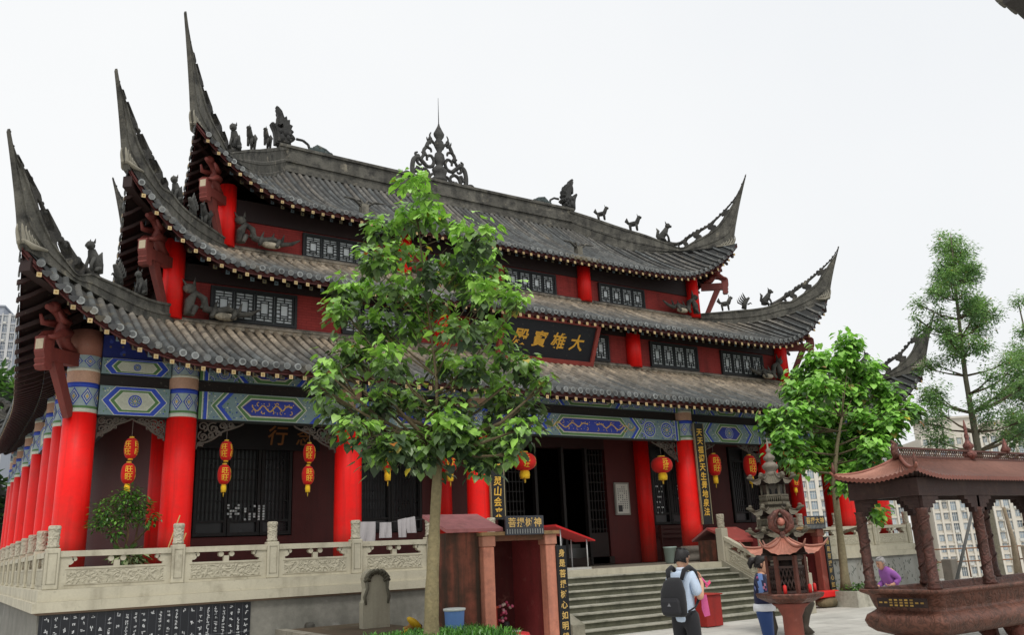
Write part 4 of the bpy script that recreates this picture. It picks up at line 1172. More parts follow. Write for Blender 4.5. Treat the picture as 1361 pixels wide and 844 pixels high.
# ================================================================== things on the terrace
t = thing('wooden_bench', 'dark wooden bench with slatted back against the maroon wall', 'bench', (19.6,20.5,1.26))
m = MB(); BC = S(72,34,28)
for z in (1.98,2.12,2.26): m.box(18.95,20.35,20.62,20.66,z,z+.09,BC)
m.build('backrest', M['maroon'], t)
m = MB(); m.box(18.95,20.35,20.2,20.62,1.66,1.71,BC); m.build('seat', M['maroon'], t)
for (x, y) in ((19.0,20.24),(20.3,20.24),(19.0,20.6),(20.3,20.6)):
    m = MB(); m.box(x-.03,x+.03,y-.03,y+.03,1.26,1.66 if y < 20.5 else 2.36,BC); m.build('leg', M['maroon'], t)
m = MB(); m.lathe([(.13,0),(.15,.02),(.175,.40),(.19,.41),(.19,.45),(.165,.45),(.15,.1)], (17.05,18.2,1.26), 16, S(142,158,150))
tag(m.build('waste_bin', M['plain'], origin=(17.05,18.2,1.26)), 'small pale green waste bin left of the column base', 'bin')
t = thing('offering_box', 'pale stone offering box inside the dark doorway', 'box', (16.0,21.9,1.27))
m = MB(); m.bbox(15.3,16.75,21.6,22.2,1.27,1.78,S(128,128,126),.02); m.build('body', M['stone'], t)
m = MB(); m.box(15.45,16.6,21.7,22.1,1.782,1.9,S(110,112,112)); m.lathe([(.1,1.9),(.13,2.05),(.05,2.1)], (16.1,21.9,0), 10, S(140,140,138)); m.build('lid', M['stone'], t)
t = thing('canopy_stand', 'white metal stand under a small slanted red canopy at the stair head', 'stand', (13.2,17.75,1.26))
m = MB(); m.raw([(12.55,17.35,2.36),(12.55,18.2,2.36),(13.75,18.2,1.96),(13.75,17.35,1.96),(12.55,17.35,2.31),(12.55,18.2,2.31),(13.75,18.2,1.93),(13.75,17.35,1.93)], [(0,3,2,1),(4,5,6,7),(0,1,5,4),(1,2,6,5),(2,3,7,6),(3,0,4,7)], S(196,30,32)); m.build('canopy', M['cloth'], t)
for (x, y) in ((12.75,17.45),(13.55,17.45),(12.75,18.1),(13.55,18.1)):
    m = MB(); m.tube([(x,y,1.3),(x,y,2.33-(x-12.55)*.333)], .016, 6, S(186,188,188)); m.build('leg', M['plain'], t)
m = MB(); m.box(12.68,13.62,17.4,18.15,1.264,1.31,S(176,176,172)); m.build('base', M['plain'], t)

# potted shrub behind the railing
def leafcloud(mb, c, r, n, size, cols, droop=.5, flat=.8, shape='heart'):
    c = V(c)
    for _ in range(n):
        d = V((random.gauss(0,1), random.gauss(0,1), random.gauss(0,1)))
        if d.length < 1e-3: continue
        d.normalize(); k = random.random() ** .5
        p = c + V((d.x*r, d.y*r, d.z*r*flat)) * k
        leaf(mb, p, d, size*random.uniform(.65,1.15), random.choice(cols), droop, shape)
def leaf(mb, p, d, L, col, droop, shape):
    t = V((d.x, d.y, d.z*.4 - droop + random.uniform(-.35,.35)))
    t = t + V((random.uniform(-.5,.5), random.uniform(-.5,.5), 0))
    if t.length < .1: t = V((0,0,-1))
    t.normalize()
    s_ = t.cross(V((random.uniform(-.3,.3), random.uniform(-.3,.3), 1)))
    if s_.length < .05: s_ = V((1,0,0))
    s_.normalize(); n = s_.cross(t); cu = random.uniform(.05,.3)
    W = L*(.44 if shape == 'heart' else .24)
    col = jit(col, .22)
    a = p; tip = p + t*L - n*(cu*L*.5); mid = p + t*(L*.5) + n*(.02*L)
    if shape == 'heart':
        l1 = p + s_*(W*.75) - t*(L*.08) + n*(cu*L*.3); l2 = p + s_*W + t*(L*.32) + n*(cu*L*.35); l3 = p + s_*(W*.45) + t*(L*.72) + n*(cu*L*.05)
        r1 = p - s_*(W*.75) - t*(L*.08) + n*(cu*L*.3); r2 = p - s_*W + t*(L*.32) + n*(cu*L*.35); r3 = p - s_*(W*.45) + t*(L*.72) + n*(cu*L*.05)
        k = len(mb.v); mb.v += [tuple(q) for q in (a,l1,l2,l3,tip,r3,r2,r1,mid)]
        for f in ((k,k+1,k+2,k+8),(k+8,k+2,k+3,k+4),(k,k+8,k+6,k+7),(k+8,k+4,k+5,k+6)): mb.f.append(f); mb.c.append(col); mb.s.append(True)
    else:
        l2 = p + s_*W + t*(L*.45) + n*(cu*L*.3); r2 = p - s_*W + t*(L*.45) + n*(cu*L*.3)
        k = len(mb.v); mb.v += [tuple(q) for q in (a,l2,tip,r2)]
        mb.f.append((k,k+1,k+2)); mb.f.append((k,k+2,k+3)); mb.c += [col,col]; mb.s += [False,False]
GRN = [S(92,140,56), S(70,112,50), S(112,160,66), S(52,86,44)]
t = thing('potted_shrub', 'rounded green shrub in a planter between the first two red columns', 'plant', (2.95,18.35,1.26))
m = MB(); m.bbox(2.55,3.35,18.1,18.75,1.264,1.75,S(110,106,98),.02); m.build('planter', M['oldstone'], t)
m = MB(); random.seed(31)
for (a, b) in (((2.95,18.4,1.75),(2.6,18.3,2.6)),((2.95,18.4,1.75),(3.2,18.45,2.7)),((2.95,18.4,1.9),(2.9,18.25,2.9)),((3.1,18.45,2.2),(3.4,18.3,2.75))):
    m.tube([a, ((a[0]+b[0])/2+.08,(a[1]+b[1])/2,(a[2]+b[2])/2), b], [.03,.022,.012], 6, S(110,90,66))
m.build('stem', M['bark'], t)
m = MB()
for (x, y, z, r, n) in ((2.55,18.3,2.85,.28,230),(2.85,18.3,3.05,.3,260),(3.15,18.35,2.95,.28,240),(3.35,18.3,2.7,.22,150),(2.45,18.3,2.62,.2,130),(2.9,18.3,2.7,.28,220),(3.0,18.35,3.2,.2,120),(2.75,18.3,2.45,.2,110)): leafcloud(m, (x,y,z), r, n, .1, GRN, .3, .8, 'oval')
leafcloud(m, (3.05,18.3,2.0), .35, 130, .2, [S(150,160,120), S(90,120,70)], .2, .4, 'oval')
m.build('foliage', M['leaf'], t)
# laundry
t = MB(); t.tube([(7.3,17.62,2.53),(8.1,17.62,2.50),(9.1,17.62,2.56)], .006, 5, S(70,70,70))
tag(t.build('clothes_line', M['plain'], origin=(8.1,17.62,2.5)), 'thin line strung behind the balustrade holding grey towels', 'clothes line')
def towel(x0, x1, z0, z1, sk, label, s):
    m = MB(); random.seed(s); nx, nz = 8, 6; ph = random.uniform(0,6)
    G = [[(lerp(x0,x1,i/nx) + sk*(j/nz), 17.60 + .02*math.sin(ph+i*1.3+j*.3)*(j/nz+.3), lerp(z1 + (.04*(i/nx) if sk else 0),z0,j/nz)) for i in range(nx+1)] for j in range(nz+1)]
    for j in range(nz):
        for i in range(nx): m.face([G[j][i],G[j+1][i],G[j+1][i+1],G[j][i+1]], S(176,172,174), True)
    tag(m.build('towel', M['cloth'], origin=(x0,17.6,z0)), label, 'towel', 'grey towels drying on the line')
towel(7.5,7.88,2.10,2.52,.0,'large grey towel nearest the red column on the line',1)
towel(7.98,8.26,2.17,2.50,.0,'small square grey towel in the middle of the line',2)
towel(8.42,8.62,2.17,2.55,.02,'narrow grey towel overlapped by the rightmost one',3)
towel(8.60,8.84,2.26,2.58,.05,'rightmost grey towel hanging at a slant on the line',4)
# leaning bamboo sticks by the second column
for i, (a, b) in enumerate((((3.55,18.2,1.5),(3.95,18.35,2.75)),((3.75,18.2,1.5),(4.1,18.4,2.4)))):
    m = MB(); m.tube([a, b], .014, 6, S(190,150,96)); tag(m.build('bamboo_stick', M['plain'], origin=a), ['longer bamboo stick leaning against the second front column','shorter bamboo stick leaning against the second front column'][i], 'stick')

# ================================================================== bed, stele, bucket
BED = thing('tree_bed', 'raised planting bed around the foot of the big leafy tree', 'planter', (6.7,13.5,0))
m = MB(); m.box(5.5,7.62,11.35,11.55,0,.52,S(140,134,122)); m.box(5.5,5.7,11.55,16.9,0,.52,S(140,134,122)); m.box(7.45,7.62,11.55,13.0,0,.52,S(140,134,122)); m.build('kerb', M['oldstone'], BED)
m = MB(); m.box(5.7,7.45,11.55,16.9,0,.5,S(84,70,54)); m.build('soil', M['oldstone'], BED)
gm = MB(); random.seed(12)
for _ in range(2600):
    x = random.uniform(5.55,7.5); y = random.uniform(11.4,12.9)
    L = random.uniform(.14,.3); a = random.uniform(0,2*PI); b = random.uniform(.25,1.0)
    d = V((math.cos(a)*b, math.sin(a)*b, 1)).normalized(); s_ = V((-math.sin(a), math.cos(a), 0))*.007
    p = V((x,y,.5)); q = p + d*(L*.6); e = q + V((d.x,d.y,.1))*L*.5
    c_ = jit(random.choice([S(86,142,58),S(110,168,70),S(64,108,48)]), .2)
    gm.face([p-s_,p+s_,q+s_,q-s_], c_); gm.face([q-s_,q+s_,e], c_)
tag(gm.build('grass_tuft', M['leaf'], origin=(6.5,12.1,.5)), 'dense bright green grass around the big tree trunk', 'grass', kind='stuff')
t = thing('stone_stele', 'weathered round-topped stone stele with a carved scroll cap left of the tree', 'stele', (6.93,15.5,.5))
m = MB(); R = []
for (z, hw) in ((.45,.27),(.95,.27),(1.0,.24),(1.2,.22),(1.4,.25),(1.48,.22),(1.55,.13)): R.append([(6.93-hw,15.42,z),(6.93+hw,15.42,z),(6.93+hw,15.6,z),(6.93-hw,15.6,z)])
m.rings(R, S(170,165,146), True, False); so = m.build('slab', M['stone'], t)
m = MB(); random.seed(6)
for i in range(9):
    a = PI*i/8; x = 6.93 + .2*math.cos(a); z = 1.36 + .14*math.sin(a)
    m.tube([(x-.06,15.4,z-.03),(x,15.36,z+.03),(x+.06,15.4,z-.02)], [.03,.04,.025], 6, S(96,92,78))
for sx in (-1,1): m.tube([(6.93+sx*.22,15.4,1.4),(6.93+sx*.2,15.38,1.2),(6.93+sx*.25,15.4,1.05),(6.93+sx*.22,15.4,.92)], [.04,.03,.035,.02], 6, S(110,106,92))
m.build('carved_cap', M['oldstone'], t)
t = thing('blue_bucket', 'blue plastic bucket with a white rim standing beside the mossy shrine wall', 'bucket', (7.16,12.86,.5))
m = MB(); m.lathe([(.145,.0),(.15,.02),(.165,.33),(.17,.36)], (7.16,12.86,.51), 20, S(96,132,190)); m.build('body', M['plain'], t)
m = MB(); m.lathe([(.165,.35),(.185,.355),(.185,.39),(.16,.395),(.15,.37)], (7.16,12.86,.51), 20, S(206,210,206)); m.build('rim', M['plain'], t)
t = thing('yellow_scoop', 'yellow plastic scoop lying on the planting bed', 'scoop', (6.9,13.9,.5))
m = MB(); m.ell((6.95,13.9,.64), (.17,.12,.06), S(206,166,34), 12, 6, Matrix.Rotation(.7,3,'Y')); m.tube([(6.85,13.9,.55),(6.7,13.85,.5)], [.03,.03], 6, S(190,150,30)); m.build('bowl', M['plain'], t)
for i, (x, y) in enumerate(((7.12,14.3),)):
    m = MB(); m.ell((x,y,.56), (.11,.09,.06), S(150,110,60), 10, 5); m.ell((x+.12,y+.05,.55), (.09,.08,.05), S(110,90,60), 10, 5); m.ell((x-.1,y+.06,.53), (.07,.06,.04), S(170,130,70), 8, 5)
    tag(m.build('dried_leaf_heap', M['bark'], origin=(x,y,.5)), 'small heap of brown dried leaves beside the yellow scoop', 'leaves')
# drain mouth and dark cable-like stain
m = MB(); m.lathe([(.06,0),(.1,.02),(.1,.2),(.07,.24)], (6.2,16.95,.35), 12, S(70,68,62)); m.build
tag(m.build('water_spout', M['iron'], origin=(6.2,16.95,.35)), 'small dark carved water spout on the concrete terrace wall', 'spout')

# ================================================================== shrines
def shrine(x0, x1, y0, zt, name_txt, couplet_txt, label, cx, s, lean, pink):
    t = thing('tree_shrine', label, 'shrine', ((x0+x1)/2, y0+.6, 0), 'small tree-spirit shrines')
    PK = S(206,136,112) if pink else S(150,74,62); IN = S(156,66,66) if pink else S(122,44,44)
    pw = .24*s; D = 1.5*s
    # portal pillars
    for (a, b) in ((x0,x0+pw),(x1-pw,x1)):
        m = MB(); m.bbox(a,b,y0,y0+.2,0,zt-.3*s,PK,.012); m.bbox(a-.02,b+.02,y0-.02,y0+.22,zt-.3*s+.002,zt-.1*s,mixc(PK,(.2,.14,.1),.35),.01)
        m.build('pillar', M['pinkwall'], t)
    m = MB(); m.box(x0+pw,x1-pw,y0+.04,y0+.2,zt-.2*s,zt-.1*s,S(120,78,58)); m.box(x0-.06,x1+.06,y0-.06,y0+.3,zt-.098*s,zt-.03*s,S(150,120,84)); m.build('lintel', M['oldstone'], t)
    m = MB(); m.box(x0,x0+.12,y0+.2,y0+D,0,zt-.3*s,IN); m.box(x1-.12,x1,y0+.2,y0+D,0,zt-.1*s,IN); m.box(x0+.12,x1-.12,y0+D-.1,y0+D,0,zt-.1*s,S(84,30,30)); m.box(x0,x1,y0+.302,y0+D,zt-.098*s,zt-.04*s,S(70,36,32))
    m.build('inner_wall', M['pinkwall'], t)
    # flanking chamber with pink sloping roof
    lx0, lx1, ly = lean
    m = MB(); m.box(lx0,lx1,ly,ly+(.75 if pink else 1.3)*s,0,zt-(.02 if pink else .28*s),S(150,84,66)); m.build('side_chamber', M['mosswall'], t)
    m = MB(); e0, e1 = (zt+.04, zt+.36*s) if pink else (zt-.31*s, zt+.08*s)
    xr = lx1 + (.45 if pink else .1); A = [(lx0-.05,ly-.1,e0),(xr,ly-.1,e0),(xr,ly+.85*s,e1),(lx0-.05,ly+.85*s,e1)]
    m.rings([[V(p)-V((0,0,.06)) for p in A], A], S(176,112,112) if pink else S(150,66,60), True, False)
    if not pink: m.rings([[(lx0-.05,ly+.85*s,e1-.06),(lx1+.1,ly+.85*s,e1-.06),(lx1+.1,ly+1.5*s,e0),(lx0-.05,ly+1.5*s,e0)],[(lx0-.05,ly+.85*s,e1),(lx1+.1,ly+.85*s,e1),(lx1+.1,ly+1.5*s,e0+.06),(lx0-.05,ly+1.5*s,e0+.06)]], S(150,100,98), True, False)
    m.build('roof', M['pinkwall'], t)
    # name plate
    np_ = MB(); nx0, nx1 = cx-.44*s, cx+.44*s; nz = zt-.10*s
    np_.box(nx0,nx1,y0-.1,y0-.062,nz,nz+.36*s,S(62,64,70)); no = np_.build('name_plate', M['slate'], t)
    fr = MB()
    for k in range(15): fr.box(lerp(nx0,nx1,(k+.25)/15),lerp(nx0,nx1,(k+.6)/15),y0-.106,y0-.101,nz+.02,nz+.11*s,S(140,142,140))
    fr.build('fringe', M['plain'], no)
    g = MB()
    for i, ch in enumerate(name_txt): g.text(ch, (lerp(nx0,nx1,(i+.5)/4*.9+.05), y0-.103, nz+.235*s), (1,0,0), (0,0,1), .18*s, S(222,184,110), .03)
    g.build('lettering', M['gold'], no)
    # couplet strip
    bx0, bx1 = x1-.02, x1+.22*s
    b = MB(); b.box(bx0,bx1,y0-.04,y0,0.02,zt-.33*s,S(30,32,34)); bo = b.build('couplet_strip', M['slate'], t)
    g = MB()
    for i, ch in enumerate(couplet_txt): g.text(ch, ((bx0+bx1)/2, y0-.043, zt-.47*s-.195*s*i), (1,0,0), (0,0,1), .15*s, S(214,178,104), .03)
    g.build('lettering', M['gold'], bo)
    return t
shrine(7.84, 9.38, 13.0, 2.13, '菩提树神', '身是菩提树心如明镜台', 'rose-coloured shrine with a pink sloping roof left of the steps', 8.66, .92, (7.18,7.82,13.12), True)
shrine(18.72, 20.1, 15.4, 2.10, '菩提大神', '身是菩提树心如明镜台', 'darker maroon shrine right of the steps behind the bronze pagoda', 19.72, .95, (17.95,19.0,16.75), False)
# contents of the first shrine
t = thing('altar_cabinet', 'bright red altar cabinet inside the rose-coloured shrine', 'cabinet', (8.5,13.9,0))
m = MB(); m.bbox(8.02,8.55,13.75,14.3,0.02,.78,S(178,50,32),.01); m.build('body', M['maroon'], t)
m = MB(); m.box(8.0,8.57,13.73,14.32,.782,.82,S(196,70,40)); m.build('top', M['maroon'], t)
t = thing('offering_vase', 'small vase of pink paper flowers beside the altar cabinet', 'vase', (8.72,13.75,0))
m = MB(); m.lathe([(.07,.0),(.09,.2),(.06,.4),(.07,.5),(.05,.52)], (8.72,13.75,.02), 12, S(46,42,44)); m.build('vase', M['plain'], t)
m = MB(); random.seed(14)
for k in range(18): m.ell((8.72+random.uniform(-.12,.12),13.75+random.uniform(-.1,.1),.66+random.uniform(-.14,.3)), (.035,.035,.03), random.choice([S(196,90,120),S(206,130,150),S(170,60,90),S(190,170,160)]), 6, 4)
m.build('flowers', M['plain'], t)
t = thing('altar_figures', 'cluster of small pale figurines standing on the red altar cabinet', 'figurines', (8.25,14.0,.82))
for k in range(5):
    m = MB(); x = 8.08+.1*k; y = 13.95 + .06*(k % 2); c_ = [S(120,120,110),S(90,100,90),S(140,110,100),S(100,84,84),S(130,126,120)][k]
    m.lathe([(.035,.821),(.04,.88),(.025,.96),(.03,1.0),(.01,1.03)], (x,y,0), 8, c_); m.build('figurine', M['plain'], t)
t = thing('kneeling_cushion', 'round red kneeling cushion with a white patch in front of the altar', 'cushion', (8.62,13.25,0))
m = MB(); m.lathe([(.2,.24),(.3,.26),(.33,.32),(.3,.38),(.2,.40),(.05,.40)], (8.55,13.3,0), 20, S(206,44,48)); m.build('cushion', M['cloth'], t)
m = MB(); m.lathe([(.16,.402),(.15,.415),(.05,.42)], (8.58,13.32,0), 14, S(214,196,190)); m.lathe([(.26,0.01),(.22,.23)], (8.55,13.3,0), 14, S(120,50,40)); m.build('patch', M['cloth'], t)
# red tray and rock in front of the second shrine
t = thing('red_tray', 'red plastic tray on a rock before the darker shrine', 'tray', (19.55,15.15,0))
m = MB(); m.bbox(19.1,19.95,15.0,15.35,.26,.42,S(224,30,30),.02); m.build('tray', M['plain'], t)
m = MB(); m.ell((19.6,15.15,.13), (.42,.22,.15), S(120,106,80), 10, 6); m.build('rock', M['oldstone'], t)

# ================================================================== trees
MAIN = [(5.95, 11.66, 7.69, 0.28), (6.06, 12.26, 7.43, 0.26), (6.18, 11.8, 7.28, 0.3), (5.8, 12.56, 7.21, 0.29), (6.78, 11.96, 7.24, 0.13), (6.52, 10.91, 6.57, 0.31), (6.68, 10.7, 6.65, 0.24), (6.29, 12.74, 6.94, 0.32), (6.18, 11.56, 6.34, 0.32), (5.4, 12.03, 6.37, 0.34), (7.65, 12.17, 6.76, 0.32), (6.72, 11.65, 6.19, 0.35), (5.52, 13.25, 6.28, 0.39), (5.84, 12.26, 6.04, 0.38), (6.44, 12.21, 5.91, 0.36), (6.73, 10.96, 5.67, 0.31), (7.71, 11.35, 5.84, 0.25), (7.68, 11.88, 6.18, 0.21), (5.14, 12.82, 5.72, 0.33), (5.78, 12.87, 5.6, 0.38), (6.25, 12.4, 5.41, 0.33), (6.39, 11.0, 5.14, 0.33), (7.44, 11.8, 5.39, 0.33), (5.35, 12.83, 5.03, 0.37), (4.85, 12.53, 4.55, 0.29), (5.44, 11.56, 4.64, 0.35), (6.78, 12.47, 4.95, 0.31), (6.84, 11.58, 4.64, 0.37), (7.6, 11.61, 4.84, 0.33), (8.02, 11.68, 4.76, 0.28), (8.1, 11.27, 4.43, 0.18), (5.38, 13.52, 4.33, 0.36), (5.52, 12.29, 4.13, 0.38), (6.35, 12.62, 4.3, 0.35), (6.6, 11.68, 3.97, 0.38), (7.63, 12.06, 4.28, 0.41), (7.99, 11.69, 4.11, 0.3), (4.64, 12.23, 4.25, 0.16), (5.04, 12.05, 3.66, 0.3), (5.58, 11.87, 3.43, 0.32), (6.58, 12.82, 3.64, 0.3), (6.63, 11.64, 3.49, 0.36), (7.31, 11.6, 3.51, 0.36), (7.34, 10.88, 3.59, 0.23), (6.94, 11.59, 3.14, 0.26), (5.51, 12.28, 3.24, 0.21), (7.23, 11.06, 3.2, 0.19), (6.41, 12.11, 3.12, 0.19), (5.14, 12.95, 4.78, 0.2)]
SEC = [(21.78, 14.86, 7.07, 0.4), (20.65, 15.13, 6.58, 0.43), (21.57, 15.05, 6.53, 0.49), (21.97, 14.63, 6.25, 0.44), (20.62, 15.82, 6.27, 0.27), (19.91, 15.6, 5.74, 0.3), (19.75, 14.6, 5.55, 0.5), (21.53, 14.93, 5.61, 0.57), (22.44, 14.55, 5.71, 0.44), (22.54, 14.35, 5.18, 0.43), (22.42, 13.7, 5.07, 0.25), (19.35, 16.06, 4.92, 0.34), (19.23, 15.05, 4.87, 0.49), (20.95, 15.25, 4.87, 0.6), (21.32, 14.45, 4.66, 0.55), (21.34, 13.81, 4.37, 0.37), (18.68, 15.1, 4.14, 0.44), (20.53, 15.58, 4.04, 0.51), (21.45, 15.26, 4.03, 0.56), (20.62, 13.87, 3.85, 0.4), (20.81, 15.28, 3.38, 0.38), (20.72, 14.5, 3.31, 0.29), (19.08, 15.02, 3.54, 0.24), (21.58, 13.67, 4.77, 0.29), (19.32, 16.2, 4.72, 0.17), (21.75, 14.81, 2.25, 0.25), (19.85, 14.28, 2.99, 0.2)]
GINK = [(28.21, 13.56, 6.67, 0.35), (25.42, 14.93, 5.93, 0.31), (25.57, 14.05, 9.13, 0.19), (25.06, 13.73, 7.48, 0.18), (26.36, 14.17, 9.27, 0.21), (26.74, 13.83, 4.97, 0.31), (27.66, 14.35, 10.32, 0.18), (26.22, 15.34, 5.14, 0.35), (26.54, 14.09, 9.87, 0.36), (25.67, 13.92, 7.11, 0.34), (27.6, 14.2, 9.83, 0.25), (25.08, 13.3, 9.42, 0.22), (24.45, 14.03, 5.22, 0.28), (26.9, 13.72, 10.55, 0.27), (27.1, 13.74, 8.77, 0.2), (24.98, 13.77, 8.92, 0.23), (27.1, 13.78, 8.15, 0.28), (27.31, 14.39, 11.26, 0.31), (24.85, 14.54, 4.43, 0.33), (26.88, 13.35, 4.42, 0.32), (25.88, 13.43, 8.98, 0.31), (25.93, 13.58, 5.35, 0.33), (27.83, 14.28, 10.68, 0.25), (26.6, 13.39, 9.8, 0.27), (27.82, 14.25, 9.02, 0.34), (28.74, 13.5, 6.67, 0.2), (26.75, 13.91, 10.71, 0.32), (26.23, 13.29, 8.35, 0.24), (27.42, 14.57, 10.98, 0.25), (26.07, 14.08, 9.5, 0.32), (26.42, 13.61, 10.14, 0.18), (25.48, 13.96, 7.9, 0.35), (28.95, 13.57, 5.13, 0.3), (26.66, 13.67, 8.68, 0.25), (26.32, 13.3, 9.74, 0.27), (26.86, 13.5, 9.64, 0.2), (25.59, 13.32, 7.28, 0.31), (26.06, 14.44, 8.54, 0.24), (27.44, 13.01, 5.95, 0.21), (27.14, 12.78, 4.11, 0.22), (26.86, 14.37, 9.91, 0.33), (27.62, 14.0, 8.83, 0.33), (25.67, 12.95, 6.19, 0.27), (26.98, 13.58, 5.8, 0.32), (27.16, 12.71, 4.81, 0.33), (27.07, 14.68, 7.55, 0.24), (28.05, 13.58, 5.08, 0.3), (24.77, 14.22, 5.83, 0.33), (26.19, 13.33, 7.18, 0.27), (26.51, 12.8, 4.81, 0.16), (27.97, 14.23, 10.17, 0.21), (24.86, 14.3, 5.66, 0.17), (26.35, 14.21, 7.7, 0.34), (26.21, 13.92, 10.17, 0.28), (27.15, 13.78, 8.08, 0.29), (25.68, 14.65, 6.91, 0.24), (27.75, 13.67, 8.58, 0.34), (26.77, 12.52, 5.92, 0.26), (27.5, 13.89, 8.96, 0.24), (26.9, 12.96, 6.73, 0.24), (25.36, 14.66, 7.98, 0.19), (24.82, 14.45, 8.23, 0.14), (24.87, 14.3, 8.69, 0.19), (25.27, 14.7, 6.76, 0.19)]
EDGE = [(30.53, 14.08, 8.38, 0.21), (30.0, 14.23, 7.3, 0.36), (31.02, 14.29, 7.67, 0.53), (30.11, 14.6, 6.33, 0.36), (29.53, 13.92, 6.17, 0.55), (29.5, 14.36, 5.36, 0.4), (30.11, 14.34, 5.01, 0.51), (30.31, 15.1, 4.99, 0.26), (31.37, 14.33, 9.65, 0.22)]

def branch_path(a, b, sag=.15, n=5):
    a = V(a); b = V(b); d = b - a; out = []
    for i in range(n + 1):
        u = i/n; p = a + d*u; p.z += sag*d.length*(-math.sin(PI*u)*.6 + 0); out.append(p)
    return out
def tree(name, label, base, trunk, tr, clumps, leafn, lsize, cols, shape, bark, attach, group=None, dense=1.0, mat_='leaf', droop=.6, fork=None):
    t = thing(name, label, 'tree', base, group)
    b = MB()
    q = []
    for i in range(len(trunk)-1):
        for k in range(4):
            u = k/4; q.append(tuple(lerp(trunk[i][c], trunk[i+1][c], u) for c in range(3)))
    q.append(trunk[-1])
    n = len(q)
    rr = [lerp(tr[0], tr[1], (i/(n-1))**.9)*(1+.05*math.sin(i*2.1)) for i in range(n)]; rr[0] *= 1.25
    TW = mixc(bark, S(74,60,46), .7)
    if fork:
        rr = [r if p[2] < fork else max(.015, r*lerp(.55,.3,min(1,(p[2]-fork)/2.5))) for r, p in zip(rr, q)]
    b.tube(q, rr, 10, [bark if (not fork or p[2] < fork - .6) else TW for p in q])
    for (x, y, z, r) in clumps:
        za = z - attach*(0.5 + random.random()) * max(.3, math.hypot(x - trunk[0][0], y - trunk[0][1])*.8)
        za = max(za, trunk[0][2] + (trunk[-1][2]-trunk[0][2])*.22, (fork - .5 + .35*random.random()) if fork else 0)
        i = min(range(n), key=lambda k: abs(q[k][2]-za)); 
        a = V(q[i]); e = V((x,y,z)); mid = a.lerp(e,.5) + V((random.uniform(-.1,.1),random.uniform(-.1,.1),-.1*(e-a).length*.5))
        r0 = min(rr[i]*.6, .02 + .014*(e-a).length)
        b.tube([a, a.lerp(mid,.6), mid, mid.lerp(e,.6), e], [r0, r0*.85, r0*.65, r0*.45, r0*.25], 6, TW)
        for _ in range(4):
            d = V((random.uniform(-1,1),random.uniform(-1,1),random.uniform(-.3,1)))*r
            b.tube([mid.lerp(e,.5), e + d*.5, e + d], [r0*.35, r0*.25, .003], 4, TW)
    b.build('trunk', M['bark'], t)
    m = MB()
    zs = [c[2] for c in clumps]; zlo, zhi = min(zs), max(zs)
    for (x, y, z, r) in clumps:
        nl = int(leafn * (r/.32)**1.7 * dense)
        c0 = V((x,y,z))
        # sub-sprays inside each clump
        ns = max(2, int(nl/16))
        for k in range(ns):
            d = V((random.gauss(0,1),random.gauss(0,1),random.gauss(0,1))).normalized()
            s0 = c0 + d * r * random.uniform(.25,1.05)
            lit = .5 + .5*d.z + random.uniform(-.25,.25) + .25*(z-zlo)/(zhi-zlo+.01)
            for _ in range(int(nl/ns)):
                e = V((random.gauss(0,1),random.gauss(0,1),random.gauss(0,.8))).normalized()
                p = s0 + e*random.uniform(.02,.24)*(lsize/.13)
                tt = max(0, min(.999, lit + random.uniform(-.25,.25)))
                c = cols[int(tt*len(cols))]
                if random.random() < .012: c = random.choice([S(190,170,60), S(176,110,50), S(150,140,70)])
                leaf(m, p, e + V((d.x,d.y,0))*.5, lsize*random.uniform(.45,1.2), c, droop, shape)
    m.build('crown', M[mat_], t)
    return t
random.seed(77)
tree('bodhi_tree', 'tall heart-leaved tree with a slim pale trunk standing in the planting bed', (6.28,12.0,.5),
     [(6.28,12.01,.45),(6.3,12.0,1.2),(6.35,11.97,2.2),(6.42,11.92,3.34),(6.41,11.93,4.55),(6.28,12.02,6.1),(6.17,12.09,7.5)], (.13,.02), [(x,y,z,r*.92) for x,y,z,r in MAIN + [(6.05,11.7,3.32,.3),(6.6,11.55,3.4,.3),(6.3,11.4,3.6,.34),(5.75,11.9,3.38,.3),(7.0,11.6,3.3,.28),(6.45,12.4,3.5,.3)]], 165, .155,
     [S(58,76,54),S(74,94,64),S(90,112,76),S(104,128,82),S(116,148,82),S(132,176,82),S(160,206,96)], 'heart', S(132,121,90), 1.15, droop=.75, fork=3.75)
tree('garden_tree', 'smaller bright green broad-leaved tree beside the darker shrine and stone planter', (20.24,15.0,.4),
     [(20.24,15.01,.4),(20.26,14.99,1.4),(20.3,14.97,3.2),(20.5,14.85,4.2),(20.7,14.7,5.0)], (.13,.03), [(x,y,z+.12,r*.9) for x,y,z,r in SEC], 240, .20,
     [S(56,86,44),S(76,112,52),S(94,140,58),S(118,174,68),S(150,202,92)], 'heart', S(128,118,92), .3, droop=.75)
tree('ginkgo_tree', 'tall thin-leaved conical tree rising behind the copper pavilion roof', (26.1,14.04,0),
     [(26.1,14.04,0),(26.13,14.04,2.0),(26.16,14.02,4.1),(26.2,14.0,6.45),(26.36,13.9,8.9),(26.54,13.78,11.2)], (.17,.015), [(x,y,z,r*1.45) for x,y,z,r in GINK], 560, .11,
     [S(80,112,74),S(98,134,84),S(118,156,96),S(140,176,110)], 'oval', S(104,100,86), .55, dense=.75, droop=.2)
tree('ginkgo_tree', 'slender thin-leaved tree at the right edge of the photo', (31.6,14.4,0),
     [(31.6,14.4,0),(31.6,14.4,3),(31.5,14.4,7),(31.4,14.4,9.6)], (.15,.02), [(x,y,z,r*1.3) for x,y,z,r in EDGE], 560, .11,
     [S(80,112,74),S(98,134,84),S(118,156,96),S(140,176,110)], 'oval', S(104,100,86), .5, droop=.2)
